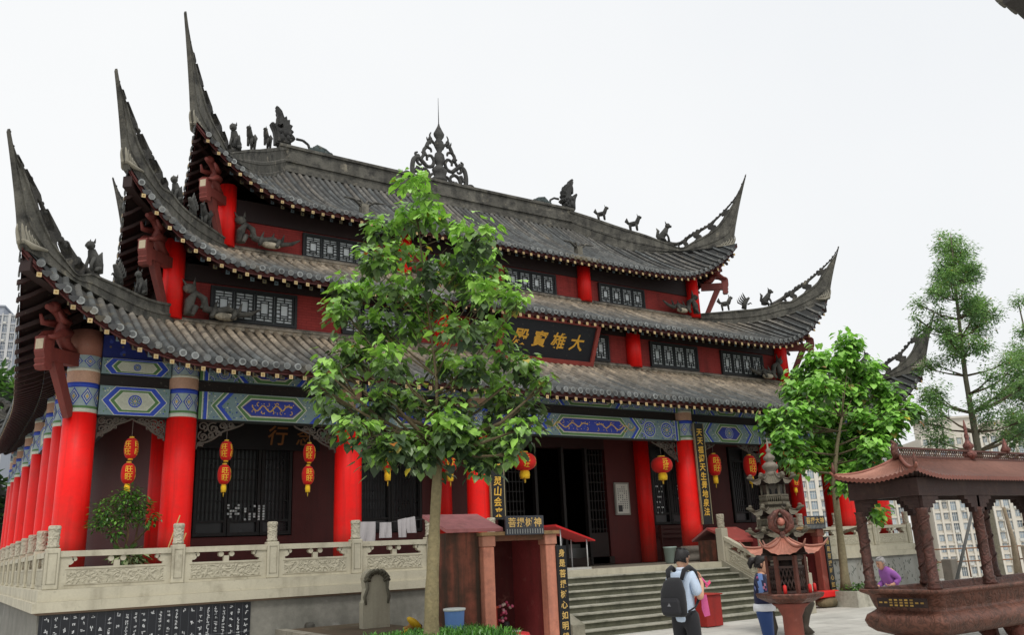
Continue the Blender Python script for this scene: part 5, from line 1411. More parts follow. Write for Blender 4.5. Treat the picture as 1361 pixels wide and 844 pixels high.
# small sprout low on the second tree is part of its crown; stone planter below it
t = thing('stone_planter', 'low square stone planter full of greenery at the foot of the smaller tree', 'planter', (20.6,14.9,0))
m = MB()
for (x0,x1,y0,y1) in ((19.75,21.6,14.35,14.47),(19.75,19.87,14.47,15.33),(21.48,21.6,14.47,15.33),(19.87,21.48,15.25,15.33)): m.box(x0,x1,y0,y1,0,.40,S(176,172,158))
m.box(19.87,21.48,14.47,15.25,0,.33,S(70,60,48)); m.build('kerb', M['oldstone'], t)
m = MB(); random.seed(9)
for k in range(16): leafcloud(m, (random.uniform(20,21.4),random.uniform(14.6,15.1),.45), .18, 40, .09, GRN, .1, .6, 'oval')
m.build('foliage', M['leaf'], t)
# distant greenery
def bush_mass(mb, pts, n, size, cols):
    for (x, y, z, r) in pts:
        for _ in range(n):
            d = V((random.gauss(0,1),random.gauss(0,1),random.gauss(0,1))).normalized(); p = V((x,y,z)) + d*r*random.uniform(.55,1.05)
            leaf(mb, p, d, size*random.uniform(.6,1.2), random.choice(cols), .1, 'oval')
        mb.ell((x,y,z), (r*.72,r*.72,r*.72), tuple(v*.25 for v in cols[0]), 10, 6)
def far_tree(label, x, y, z, r, hgt, s, cols=(S(70,104,54),S(88,126,62),S(104,146,70))):
    random.seed(s)
    t = thing('broadleaf_tree', label, 'tree', (x,y,0), 'distant trees')
    m = MB(); m.tube([(x,y,0),(x+.1,y,z*.6),(x,y,z)], [.3,.22,.1], 8, S(90,80,64)); m.build('trunk', M['bark'], t)
    m = MB(); bush_mass(m, [(x+random.uniform(-1,1)*r*.7, y+random.uniform(-1,1)*r*.6, z+random.uniform(-.9,.9)*hgt*.5, r*random.uniform(.35,.55)) for _ in range(9)], 330, .55*r/3+.12, list(cols)); m.build('crown', M['farleaf'], t)
far_tree('rounded green tree behind the left eave below the grey tower', 1.6, 68, 13.0, 4.0, 6, 1)
far_tree('darker green tree low behind the left colonnade', .3, 60, 5.0, 3.6, 8, 2, (S(44,66,40),S(56,82,46),S(66,94,52)))
far_tree('light green shrub tree beyond the right railing under the tower', 39.0, 17.2, 2.0, 1.3, 2.4, 4, (S(96,140,60),S(120,166,74),S(88,128,56)))
far_tree('low green bush between the pavilion posts beyond the plaza', 32.6, 20.9, .25, .8, .9, 5, (S(84,130,58),S(106,152,66),S(76,112,52)))

# ================================================================== apartment towers
def tower(label, p0, p1, zb, zt, floors, bays, wall, glass, s, roofx=()):
    """facade from p0 to p1 (plan), straight slab block behind it"""
    random.seed(s); p0 = V((*p0,0)); p1 = V((*p1,0)); e = (p1-p0); L = e.length; e.normalize(); n = V((e.y,-e.x,0))
    t = thing('apartment_tower', label, 'building', tuple((p0+p1)/2))
    def Q(u, z, d=0): return p0 + e*u + n*d + V((0,0,z))
    m = MB(); dep = 16
    m.rings([[Q(0,zb),Q(L,zb),Q(L,zb,-dep),Q(0,zb,-dep)],[Q(0,zt),Q(L,zt),Q(L,zt,-dep),Q(0,zt,-dep)]], wall, True, False)
    fh = (zt-zb)/floors; bw = L/bays
    for i in range(bays + 1):
        u = i*bw; w_ = .45 if i % 3 else .9
        m.rings([[Q(max(0,u-w_/2),zb),Q(min(L,u+w_/2),zb),Q(min(L,u+w_/2),zb,.5),Q(max(0,u-w_/2),zb,.5)],[Q(max(0,u-w_/2),zt+.6),Q(min(L,u+w_/2),zt+.6),Q(min(L,u+w_/2),zt+.6,.5),Q(max(0,u-w_/2),zt+.6,.5)]], jit(mixc(wall,(.7,.66,.58),.4),.05), True, False)
    for f in range(floors + 1):
        z = zb + f*fh
        m.rings([[Q(0,z-.25),Q(L,z-.25),Q(L,z-.25,.3),Q(0,z-.25,.3)],[Q(0,z+.2),Q(L,z+.2),Q(L,z+.2,.3),Q(0,z+.2,.3)]], jit(mixc(wall,(.65,.62,.55),.3),.04), True, False)
    for (a, b, h) in roofx:
        m.rings([[Q(a*L,zt,.2),Q(b*L,zt,.2),Q(b*L,zt,-dep*.7),Q(a*L,zt,-dep*.7)],[Q(a*L,zt+h,.2),Q(b*L,zt+h,.2),Q(b*L,zt+h,-dep*.7),Q(a*L,zt+h,-dep*.7)],], wall, True, False)
        m.rings([[Q(a*L-.5,zt+h+.01,.7),Q(b*L+.5,zt+h+.01,.7),Q(b*L+.5,zt+h+.01,-dep*.7),Q(a*L-.5,zt+h+.01,-dep*.7)],[Q(a*L-.5,zt+h+.5,.7),Q(b*L+.5,zt+h+.5,.7),Q(b*L+.5,zt+h+.5,-dep*.7),Q(a*L-.5,zt+h+.5,-dep*.7)]], jit(wall,.1), True, False)
    m.build('wall', M['facade'], t)
    wm = MB(); fm = MB()
    for f in range(floors):
        for i in range(bays):
            z0 = zb + f*fh; kind = i % 3
            wa, wb = (.16,.84) if kind != 1 else (.28,.72)
            za, zb2 = (.30,.88) if kind != 2 else (.12,.9)
            u0, u1 = (i+wa)*bw, (i+wb)*bw
            c = jit(random.choice([glass, glass, mixc(glass,(.5,.52,.52),.3), mixc(glass,(.02,.03,.04),.5)]), .2)
            wm.face([Q(u0,z0+za*fh,.06),Q(u1,z0+za*fh,.06),Q(u1,z0+zb2*fh,.06),Q(u0,z0+zb2*fh,.06)], c)
            for k in range(1, 3):
                u = lerp(u0,u1,k/3); fm.face([Q(u-.05,z0+za*fh,.09),Q(u+.05,z0+za*fh,.09),Q(u+.05,z0+zb2*fh,.09),Q(u-.05,z0+zb2*fh,.09)], S(206,206,200))
            zz = z0 + lerp(za,zb2,.65)*fh; fm.face([Q(u0,zz-.04,.092),Q(u1,zz-.04,.092),Q(u1,zz+.04,.092),Q(u0,zz+.04,.092)], S(206,206,200))
            if random.random() < .3:
                fm.rings([[Q(u0,z0+.1,.3),Q(u0+.9,z0+.1,.3),Q(u0+.9,z0+.1,.7),Q(u0,z0+.1,.7)],[Q(u0,z0+.75,.3),Q(u0+.9,z0+.75,.3),Q(u0+.9,z0+.75,.7),Q(u0,z0+.75,.7)]], S(196,196,190), True, False)
    tag(wm.build('window_glass', M['glass'], t), kind='stuff'); tag(fm.build('window_frame', M['plain'], t), kind='stuff')
CW = S(202,196,184); CG = S(142,156,166)  # facade tones paled to paint in distance haze
tower('wide beige apartment tower seen between the pavilion posts', (200,121), (222,103), -34, 24.5, 23, 14, CW, CG, 3, ((.1,.5,4.5),(.62,.95,3.0)))
tower('beige apartment block further back right of the wide tower', (226,107), (244,92), -34, 26, 24, 11, S(206,200,188), CG, 4, ((.1,.6,4),))
tower('beige apartment block glimpsed between the red columns of the right gallery', (176,143), (196,125), -34, 21, 22, 12, CW, CG, 5, ((.45,.95,3.5),))
tower('tall pale grey tower beyond the far left roof corner', (-8,342), (13.2,336), 0, 90, 28, 10, S(150,156,166), S(96,108,124), 6, ((.2,.8,3),))

# ================================================================== beyond the plaza, right
t = thing('metal_railing', 'low railing of two brown metal bars at the far edge of the plaza', 'railing', (36,19.4,0))
for z in (.62,1.12):
    m = MB(); m.tube([(31.5,22.2,z),(41,15.0,z)], .03, 6, S(150,112,84)); m.build('rail', M['plain'], t)
for k in range(7):
    x = 31.5 + 9.5*k/6; y = 22.2 - 7.2*k/6; m = MB(); m.tube([(x,y,0),(x,y,1.16)], .035, 6, S(130,100,78)); m.build('post', M['plain'], t)
m = MB(); m.tube([(30.22,17.86,0),(30.52,16.94,2.5)], [.06,.05], 8, S(120,122,120)); tag(m.build('leaning_pole', M['plain'], origin=(30.2,17.9,0)), 'grey pole leaning diagonally behind the pavilion', 'pole')
m = MB(); m.tube([(31.5,17.4,0),(31.2,17.2,2.6)], [.05,.045], 8, S(96,96,94)); tag(m.build('upright_pole', M['plain'], origin=(31.5,17.4,0)), 'thin dark upright pole left of the middle pavilion post', 'pole')
m = MB(); m.bbox(31.05,31.4,16.9,17.25,0,2.2,S(132,122,108),.02); tag(m.build('stone_pillar', M['oldstone'], origin=(31.2,17,0)), 'thick grey stone pillar directly behind the middle pavilion post', 'pillar')
m = MB(); m.tube([(34.6,17.9,0),(34.3,17.7,1.4),(33.9,17.6,2.6)], [.14,.09,.06], 8, S(150,136,116)); tag(m.build('bare_trunk', M['bark'], origin=(34.6,17.9,0)), 'bare slanting trunk right of the stone pillar', 'trunk')
m = MB(); m.bbox(31.75,32.2,18.8,19.2,0,.8,S(136,130,120),.03); tag(m.build('concrete_block', M['concrete'], origin=(32,19,0)), 'pale grey concrete block at the foot of the leaning pole', 'block')
m = MB(); m.bbox(36.1,37.6,17.5,18.4,0,1.15,S(160,150,132),.03); tag(m.build('stone_planter_box', M['oldstone'], origin=(36.6,18,0)), 'tall beige stone planter at the right edge below the greenery', 'planter')

# ================================================================== neighbour eave at the top right corner
t = thing('neighbouring_eave', 'dark tiled eave corner of a nearby building at the top right', 'roof eave', (9.5,3.0,7.2))
m = MB()
m.raw([(8.78,3.55,7.12),(11,3.55,7.12),(11,.5,7.12),(8.78,.5,7.12),(8.78,3.55,7.2),(11,3.55,7.2),(11,.5,8.4),(8.9,.5,8.4)], [(0,3,2,1),(4,5,6,7),(0,1,5,4),(1,2,6,5),(2,3,7,6),(3,0,4,7)], S(40,36,34)); m.build('soffit', M['darkwood'], t)
m = MB()
for k in range(10):
    x = 8.86 + k*.23; m.tube([(x,3.62,7.2),(x,.5,8.45)], .08, 8, jit(S(92,90,84),.2))
m.build('barrel_tiles', M['tile'], t)

# ================================================================== incense furnace
FC = (9.08,7.58)
t = thing('incense_furnace', 'small six-sided copper incense lantern furnace on a reddish pedestal', 'furnace', (*FC,0))
m = MB(); m.lathe([(.2,0),(.2,.1),(.15,.14),(.12,.3),(.12,.82),(.17,.92),(.24,.98)], (*FC,0), 12, S(134,72,60), phase=.2); m.build('pedestal', M['pinkwall'], t)
m = MB(); m.lathe([(.26,.985),(.40,1.05),(.42,1.09),(.41,1.105),(.36,1.10)], (*FC,0), 6, S(104,64,52), sm=False, phase=.15); m.build('tray', M['bronze'], t)
cage = MB(); IR = S(66,50,46)
ang = [.15 + 2*PI*k/6 for k in range(6)]
pts = [(FC[0]+.225*math.cos(a), FC[1]+.225*math.sin(a)) for a in ang]
for k in range(6):
    (x, y), (x2, y2) = pts[k], pts[(k+1)%6]
    cage.bar((x,y,1.10),(x,y,1.56),.045,.045,S(98,58,48))
    for z, hh in ((1.12,.03),(1.42,.03),(1.53,.05)): cage.bar((x,y,z),(x2,y2,z),.02,hh,IR)
    for i in range(5):
        for j in range(2):
            u0, u1 = i/5, (i+1)/5
            a = lambda u, z: (lerp(x,x2,u), lerp(y,y2,u), z)
            z0 = 1.135 + .14*j
            cage.tube([a(u0,z0), a((u0+u1)/2,z0+.07), a(u1,z0+.14)], .008, 4, IR); cage.tube([a(u1,z0), a((u0+u1)/2,z0+.07), a(u0,z0+.14)], .008, 4, IR)
cage.build('lattice_cage', M['iron'], t)
m = MB(); m.lathe([(.15,1.10),(.15,1.5)], (*FC,0), 8, S(22,18,17)); m.build('inner_drum', M['iron'], t)
def hexroof(mb, C, r, z0, h, lift, n, col, phase, rt=.06):
    for k in range(n):
        a0, a1 = phase + 2*PI*k/n, phase + 2*PI*(k+1)/n
        G = []
        for j in range(9):
            v = j/8; row = []
            for i in range(13):
                u = i/12; cx = lerp(math.cos(a0),math.cos(a1),u); cy = lerp(math.sin(a0),math.sin(a1),u)
                rr = lerp(r, rt, v); e = (abs(u-.5)*2)**3 * (1-v)**2
                ribz = .010*abs(math.sin(u*PI*6))
                row.append((C[0]+cx*rr*(1+.14*e), C[1]+cy*rr*(1+.14*e), z0 + h*(.45*v + .55*v*v) + lift*e + ribz))
            G.append(row)
        for j in range(8):
            for i in range(12): mb.face([G[j][i],G[j][i+1],G[j+1][i+1],G[j+1][i]], col, True)
        mb.face([G[0][i] for i in range(13)][::-1] + [(C[0],C[1],z0-.02)], S(40,28,25))
        p = [(G[j][0][0],G[j][0][1],G[j][0][2]+.012) for j in range(9)]
        d = V(p[0]) - V(p[1]); tip = V(p[0]) + V((d.x,d.y,0)).normalized()*r*.14 + V((0,0,lift*.75))
        mb.tube([tip] + p, [.008] + [.018]*9, 6, mixc(col,(.05,.03,.03),.3))
m = MB(); hexroof(m, FC, .43, 1.57, .20, .10, 6, S(172,116,98), .15); m.build('roof', M['copper'], t)
m = MB(); m.lathe([(.06,1.76),(.03,1.80),(.05,1.84),(.03,1.86)], (*FC,0), 8, S(100,60,50))
m.ell((FC[0],FC[1],1.98), (.055,.055,.055), S(176,112,96), 10, 6)
for s_ in (-1,1):
    m.tube([(FC[0]+s_*.03*.84,FC[1]-s_*.03*.54,1.84),(FC[0]+s_*.13*.84,FC[1]-s_*.13*.54,1.92),(FC[0]+s_*.12*.84,FC[1]-s_*.12*.54,2.03),(FC[0]+s_*.05*.84,FC[1]-s_*.05*.54,2.10),(FC[0],FC[1],2.13)], [.03,.045,.05,.04,.02], 6, S(104,62,52))
    m.tube([(FC[0]+s_*.06*.84,FC[1]-s_*.06*.54,1.86),(FC[0]+s_*.09*.84,FC[1]-s_*.09*.54,1.97),(FC[0]+s_*.04*.84,FC[1]-s_*.04*.54,2.06)], [.03,.03,.02], 6, S(90,52,44))
m.build('flame_finial', M['bronze'], t)
for k, a in enumerate((-2.6,-1.5,-.9)):
    m = MB(); x, y = FC[0]+.31*math.cos(a), FC[1]+.31*math.sin(a); m.lathe([(.022,1.106),(.022,1.20),(.004,1.215)], (x,y,0), 8, S(196,40,36)); m.build('candle', M['plain'], t)

# ================================================================== bronze pagoda burner
PC = (13.72,11.55)
t = thing('pagoda_burner', 'tall dark bronze pagoda-shaped incense burner with tiers and a pointed spire', 'pagoda', (*PC,0))
PB = S(104,98,84); PD = S(74,68,60)
m = MB()
for a in (-.9+.0, .7, 2.3, 3.9):
    x, y = PC[0]+.30*math.cos(a), PC[1]+.30*math.sin(a); dx, dy = math.cos(a), math.sin(a)
    m.tube([(x,y,.75),(x+.08*dx,y+.08*dy,.55),(x+.02*dx,y+.02*dy,.35),(x-.02*dx,y-.02*dy,.15),(x+.06*dx,y+.06*dy,0)], [.13,.13,.08,.07,.1], 8, PD)
    m.ell((x+.08*dx,y+.08*dy,.6), (.09,.09,.09), PD, 8, 5); m.lathe([(.12,.66),(.17,.68),(.17,.71),(.12,.73)], (x,y,0), 10, S(150,142,124))
m.build('leg', M['iron'], t)
m = MB(); m.lathe([(.2,.62),(.32,.72),(.40,.9),(.42,1.1),(.37,1.22),(.44,1.26),(.44,1.32),(.35,1.34)], (*PC,0), 16, PD); m.build('bowl', M['iron'], t)
def tier(z, r, hb, rr):
    m = MB(); m.lathe([(r,z),(r,z+hb)], (*PC,0), 6, PD, sm=False, phase=.2)
    for k in range(6):
        a = .2 + 2*PI*k/6; m.lathe([(.03,z),(.03,z+hb)], (PC[0]+r*math.cos(a),PC[1]+r*math.sin(a),0), 6, PB)
        a2 = a + PI/6; rm = r*math.cos(PI/6)
        for o in (-.085,.085) if r > .3 else (-.065,.065):
            cx, cy = PC[0]+(rm+.004)*math.cos(a2)-o*math.sin(a2), PC[1]+(rm+.004)*math.sin(a2)+o*math.cos(a2)
            w_ = .045 if r > .3 else .035
            P = [(-w_,.06),(w_,.06),(w_,hb*.6),(w_*.6,hb*.75),(0,hb*.8),(-w_*.6,hb*.75),(-w_,hb*.6)]
            m.face([(cx-u*math.sin(a2),cy+u*math.cos(a2),z+v) for u, v in P], S(14,12,12))
    m.build('tier_body', M['iron'], t)
    b = MB()
    for k in range(6):
        a0, a1 = .2+2*PI*k/6, .2+2*PI*(k+1)/6; q = r*1.28
        A = (PC[0]+q*math.cos(a0),PC[1]+q*math.sin(a0)); B_ = (PC[0]+q*math.cos(a1),PC[1]+q*math.sin(a1))
        b.bar((*A,z+.17),(*B_,z+.17),.03,.03,PB); b.bar((*A,z+.02),(*B_,z+.02),.05,.05,PB)
        for i in range(7): u = i/7; b.tube([(lerp(A[0],B_[0],u),lerp(A[1],B_[1],u),z+.04),(lerp(A[0],B_[0],u),lerp(A[1],B_[1],u),z+.17)], .012, 5, PB)
    b.lathe([(q*.98,z-.03),(q*.98,z)], (*PC,0), 6, PD, sm=False, phase=.2); b.build('gallery_rail', M['iron'], t)
    rf = MB(); hexroof(rf, PC, rr, z+hb, .22, .10, 6, PB, .2, r*.7)
    for k in range(6):
        a = .2+2*PI*k/6; x, y = PC[0]+rr*1.12*math.cos(a), PC[1]+rr*1.12*math.sin(a)
        rf.tube([(PC[0]+rr*.95*math.cos(a),PC[1]+rr*.95*math.sin(a),z+hb+.10),(x,y,z+hb+.16),(PC[0]+rr*1.32*math.cos(a),PC[1]+rr*1.32*math.sin(a),z+hb+.16)], [.03,.042,.02], 6, PB); rf.ell((x,y,z+hb+.19), (.045,.045,.04), PB, 6, 4)
    rf.build('tier_roof', M['iron'], t)
tier(1.37, .32, .42, .47); tier(1.99+.02, .38, .34, .60) if False else None
tier(1.98, .28, .24, .42); tier(2.44, .21, .38, .36)
m = MB(); m.lathe([(.17,3.0),(.11,3.06),(.10,3.1),(.15,3.15),(.16,3.2),(.1,3.26),(.06,3.28),(.11,3.32),(.115,3.37),(.05,3.43),(.035,3.46),(.06,3.5),(.02,3.55),(.008,3.75)], (*PC,0), 12, S(128,120,108)); m.build('spire', M['iron'], t)

# ================================================================== copper incense pavilion
IP = thing('incense_pavilion', 'large copper incense trough under a long ribbed copper roof on carved posts', 'incense burner', (14.55,7.95,0))
X0, X1, Y0, Y1 = 11.93, 17.17, 7.33, 8.57
def ringrect(e, z, r=.12, n=5):
    out = []
    for (cx, cy, a0) in ((X1+e-r,Y1+e-r,0),(X0-e+r,Y1+e-r,PI/2),(X0-e+r,Y0-e+r,PI),(X1+e-r,Y0-e+r,1.5*PI)):
        for k in range(n): a = a0 + (PI/2)*k/(n-1); out.append((cx+r*math.cos(a), cy+r*math.sin(a), z))
    return out
CB = S(120,80,66)
m = MB()
m.rings([ringrect(e, z) for e, z in ((-.45,.30),(-.2,.31),(-.06,.36),(.02,.43),(.05,.52),(.02,.60),(-.06,.655),(-.09,.68),(-.07,.72),(-.03,.88),(.0,.90),(.06,.93),(.07,.96),(.05,.975),(-.06,.975),(-.10,.90),(-.14,.80))], CB, True, True)
m.build('trough', M['bronze'], IP)
m = MB(); m.face(ringrect(-.13,.86), S(126,122,116)); m.build('ash', M['concrete'], IP)
random.seed(33)
for (x, y) in ((12.35,7.75),(12.35,8.2),(14.55,7.75),(14.55,8.2),(16.75,7.75),(16.75,8.2)):
    m = MB(); m.tube([(x,y,.34),(x,y-.02,.18),(x,y-.05,.1),(x,y-.02,0)], [.2,.15,.13,.17], 10, S(120,70,58)); m.ell((x,y-.14,.06), (.14,.1,.06), S(120,70,58), 8, 5); m.build('foot', M['bronze'], IP)
PXs = (12.03,13.5,15.6,17.07)
for y in (7.43,8.47):
    for x in PXs:
        m = MB(); m.lathe([(.1,.97),(.105,1.0),(.085,1.04),(.10,1.07),(.076,1.1),(.076,2.08),(.1,2.12)], (x,y,0), 14, S(92,58,50), True)
        # dragon coil
        pth = [(x+.08*math.cos(a), y+.08*math.sin(a), 1.1+.95*a/(2*PI*3)) for a in [i*.4 for i in range(48)]]
        m.tube(pth, .013, 5, S(92,60,52)); m.build('carved_post', M['bronze'], IP)
# frieze with stepped arches
DKB2 = S(58,40,36)
m = MB()
m.box(X0-.02,X1+.02,7.36,7.50,2.30,2.56,DKB2); m.box(X0-.02,X1+.02,8.40,8.54,2.30,2.56,DKB2); m.box(X0-.02,X0+.14,7.502,8.398,2.30,2.56,DKB2); m.box(X1-.14,X1+.02,7.502,8.398,2.30,2.56,DKB2)
m.box(X0+.145,X1-.145,7.505,8.395,2.5,2.54,S(30,22,20))
m.build('frieze', M['iron'], IP)
for y, sy in ((7.43,1),(8.47,-1)):
    for x in PXs:
        m = MB()
        for sg in (-1,1):
            if (x < 12.1 and sg < 0) or (x > 17 and sg > 0): continue
            for i, (w_, z0, z1) in enumerate(((.38,2.24,2.30),(.30,2.18,2.24),(.22,2.12,2.18),(.14,2.05,2.12))):
                a, b = (x-.03*sg, x+w_*sg); m.box(min(a,b),max(a,b),y-.055+.002*i,y+.055-.002*i,z0,z1,DKB2)
        if x < 12.1 or x > 17:
            for i, (w_, z0, z1) in enumerate(((.30,2.238,2.297),(.24,2.178,2.236),(.18,2.118,2.176),(.12,2.048,2.116))):
                a, b = y, y+w_*sy; m.box(x-.05+.002*i,x+.05-.002*i,min(a,b),max(a,b),z0,z1,DKB2)
        m.build('stepped_bracket', M['iron'], IP)
# roof
def pav_roof():
    m = MB(); ex0, ex1, ey0, ey1 = X0-.21, X1+.21, Y0-.11, Y1+.05; rx0, rx1, ry = 12.5, 16.6, 7.95; ze, zr = 2.57, 2.94
    CR = S(150,104,88)
    def prof(v): return .42*v + .58*v*v
    def corner(e): return .12*max(0, 1 - e/.9)**2
    sides = [((ex0,ey0),(ex1,ey0),(rx0,ry),(rx1,ry)), ((ex1,ey0),(ex1,ey1),(rx1,ry),(rx1,ry)), ((ex1,ey1),(ex0,ey1),(rx1,ry),(rx0,ry)), ((ex0,ey1),(ex0,ey0),(rx0,ry),(rx0,ry))]
    for (a, b, c, d) in sides:
        L = math.hypot(b[0]-a[0], b[1]-a[1]); n = max(8, int(L/.04)); n += n % 2
        G = []
        for j in range(9):
            v = j/8; row = []
            for i in range(n+1):
                u = i/n; x = lerp(lerp(a[0],b[0],u), lerp(c[0],d[0],u), v); y = lerp(lerp(a[1],b[1],u), lerp(c[1],d[1],u), v)
                e = min(u, 1-u)*L; lf = corner(e)*(1-v)**2; fl = .06*max(0,1-e/.5)**2*(1-v)
                row.append((x, y, ze + (zr-ze)*prof(v) + lf + (.024 if i % 2 else 0)*(1 if v < .95 else .3)))
            G.append(row)
        for j in range(8):
            for i in range(n): m.face([G[j][i],G[j][i+1],G[j+1][i+1],G[j+1][i]], jit(CR if i % 2 else mixc(CR,(.06,.03,.025),.55),.06), False)
        for i in range(n):
            p, q = G[0][i], G[0][i+1]; m.face([(p[0],p[1],p[2]-.06),(q[0],q[1],q[2]-.06),q,p], S(128,78,66))
            m.face([(q[0],q[1],q[2]-.06),(p[0],p[1],p[2]-.06),(lerp(p[0],14.55,.12),lerp(p[1],7.95,.3),ze-.02),(lerp(q[0],14.55,.12),lerp(q[1],7.95,.3),ze-.02)], S(50,34,30))
        hp = [V(G[j][0]) + V((0,0,.015)) for j in range(9)]
        dd = hp[0]-hp[1]; tip = hp[0] + V((dd.x,dd.y,0)).normalized()*.06 + V((0,0,.05))
        m.tube([tip]+hp, [.015]+[.032]*9, 6, S(140,86,72))
        m.tube([hp[0]+V((0,0,.0)), hp[0]+V((0,0,.08)), hp[0]+V((0,0,.2))], [.03,.035,.008], 6, S(96,60,50))
    m.build('roof', M['copper'], IP)
pav_roof()
m = MB(); RC = S(96,62,54); zb = 2.93
m.box(12.45,16.65,7.92,7.98,zb,zb+.035,RC); m.box(12.45,16.65,7.92,7.98,zb+.135,zb+.165,RC)
for i in range(64):
    x = 12.47 + i*.065
    for (z0, z1) in ((zb+.035,zb+.135),):
        m.tube([(x,7.95,z0),(x+.065,7.95,z1)], .009, 4, RC); m.tube([(x+.065,7.95,z0),(x,7.95,z1)], .009, 4, RC)
m.build('ridge_lattice', M['iron'], IP)
for x in (12.42,16.68):
    m = MB(); s_ = -1 if x < 14 else 1
    m.tube([(x,7.95,2.9),(x+.03*s_,7.95,3.02),(x-.01*s_,7.95,3.13),(x+.07*s_,7.95,3.19)], [.05,.06,.045,.015], 7, S(104,66,56)); m.ell((x+.03*s_,7.95,3.07), (.06,.045,.07), S(104,66,56), 8, 5); m.build('ridge_beast', M['bronze'], IP)
for (x, k) in ((14.55,1.0),):
    m = MB(); m.lathe([(.06,2.94),(.11,3.0),(.11,3.05),(.045,3.1),(.08,3.14),(.09,3.18),(.045,3.24),(.03,3.28),(.04,3.34),(.025,3.4),(.03,3.47),(.008,3.62)], (x,7.95,0), 14, S(128,78,70)); m.build('finial', M['bronze'], IP)
for x in (15.75,): 
    m = MB(); m.lathe([(.05,3.08),(.09,3.13),(.05,3.2),(.01,3.34)], (x,7.95,0), 10, S(120,72,64)); m.build('small_finial', M['bronze'], IP)
m = MB(); m.box(X0-.075+.03,X0-.03,7.5,8.3,.725,.855,S(44,32,29)); po = m.build('name_plaque', M['iron'], IP)
g = MB(); random.seed(17)
for r in range(3):
    for c_ in range(9):
        if r == 1 or 1 < c_ < 7:
            y = 8.24 - c_*.083; z = .752 + r*.038
            g.face([(X0-.048,y+.026,z-.012),(X0-.048,y-.026,z-.012),(X0-.048,y-.026,z+.012),(X0-.048,y+.026,z+.012)], jit(S(150,120,60),.3))
g.build('lettering', M['gold'], po)
# cylinder bin edge at the right margin
m = MB(); m.lathe([(.18,0),(.2,.02),(.2,.55),(.16,.6),(.05,.62)], (13.75,6.6,0), 16, S(176,178,178))
tag(m.build('metal_bin', M['plain'], origin=(13.75,6.6,0)), 'pale metal bin cut off by the right edge in front of the trough', 'bin')

# ================================================================== red box by the steps
t = thing('red_box', 'tall red painted wooden box standing in front of the steps', 'box', (14.15,14.15,0))
m = MB(); m.bbox(13.93,14.42,13.92,14.38,.02,.66,S(150,34,28),.01); m.build('body', M['maroon'], t)
m = MB(); m.bbox(13.90,14.45,13.89,14.41,.662,.69,S(166,44,34),.005); m.build('lid', M['maroon'], t)

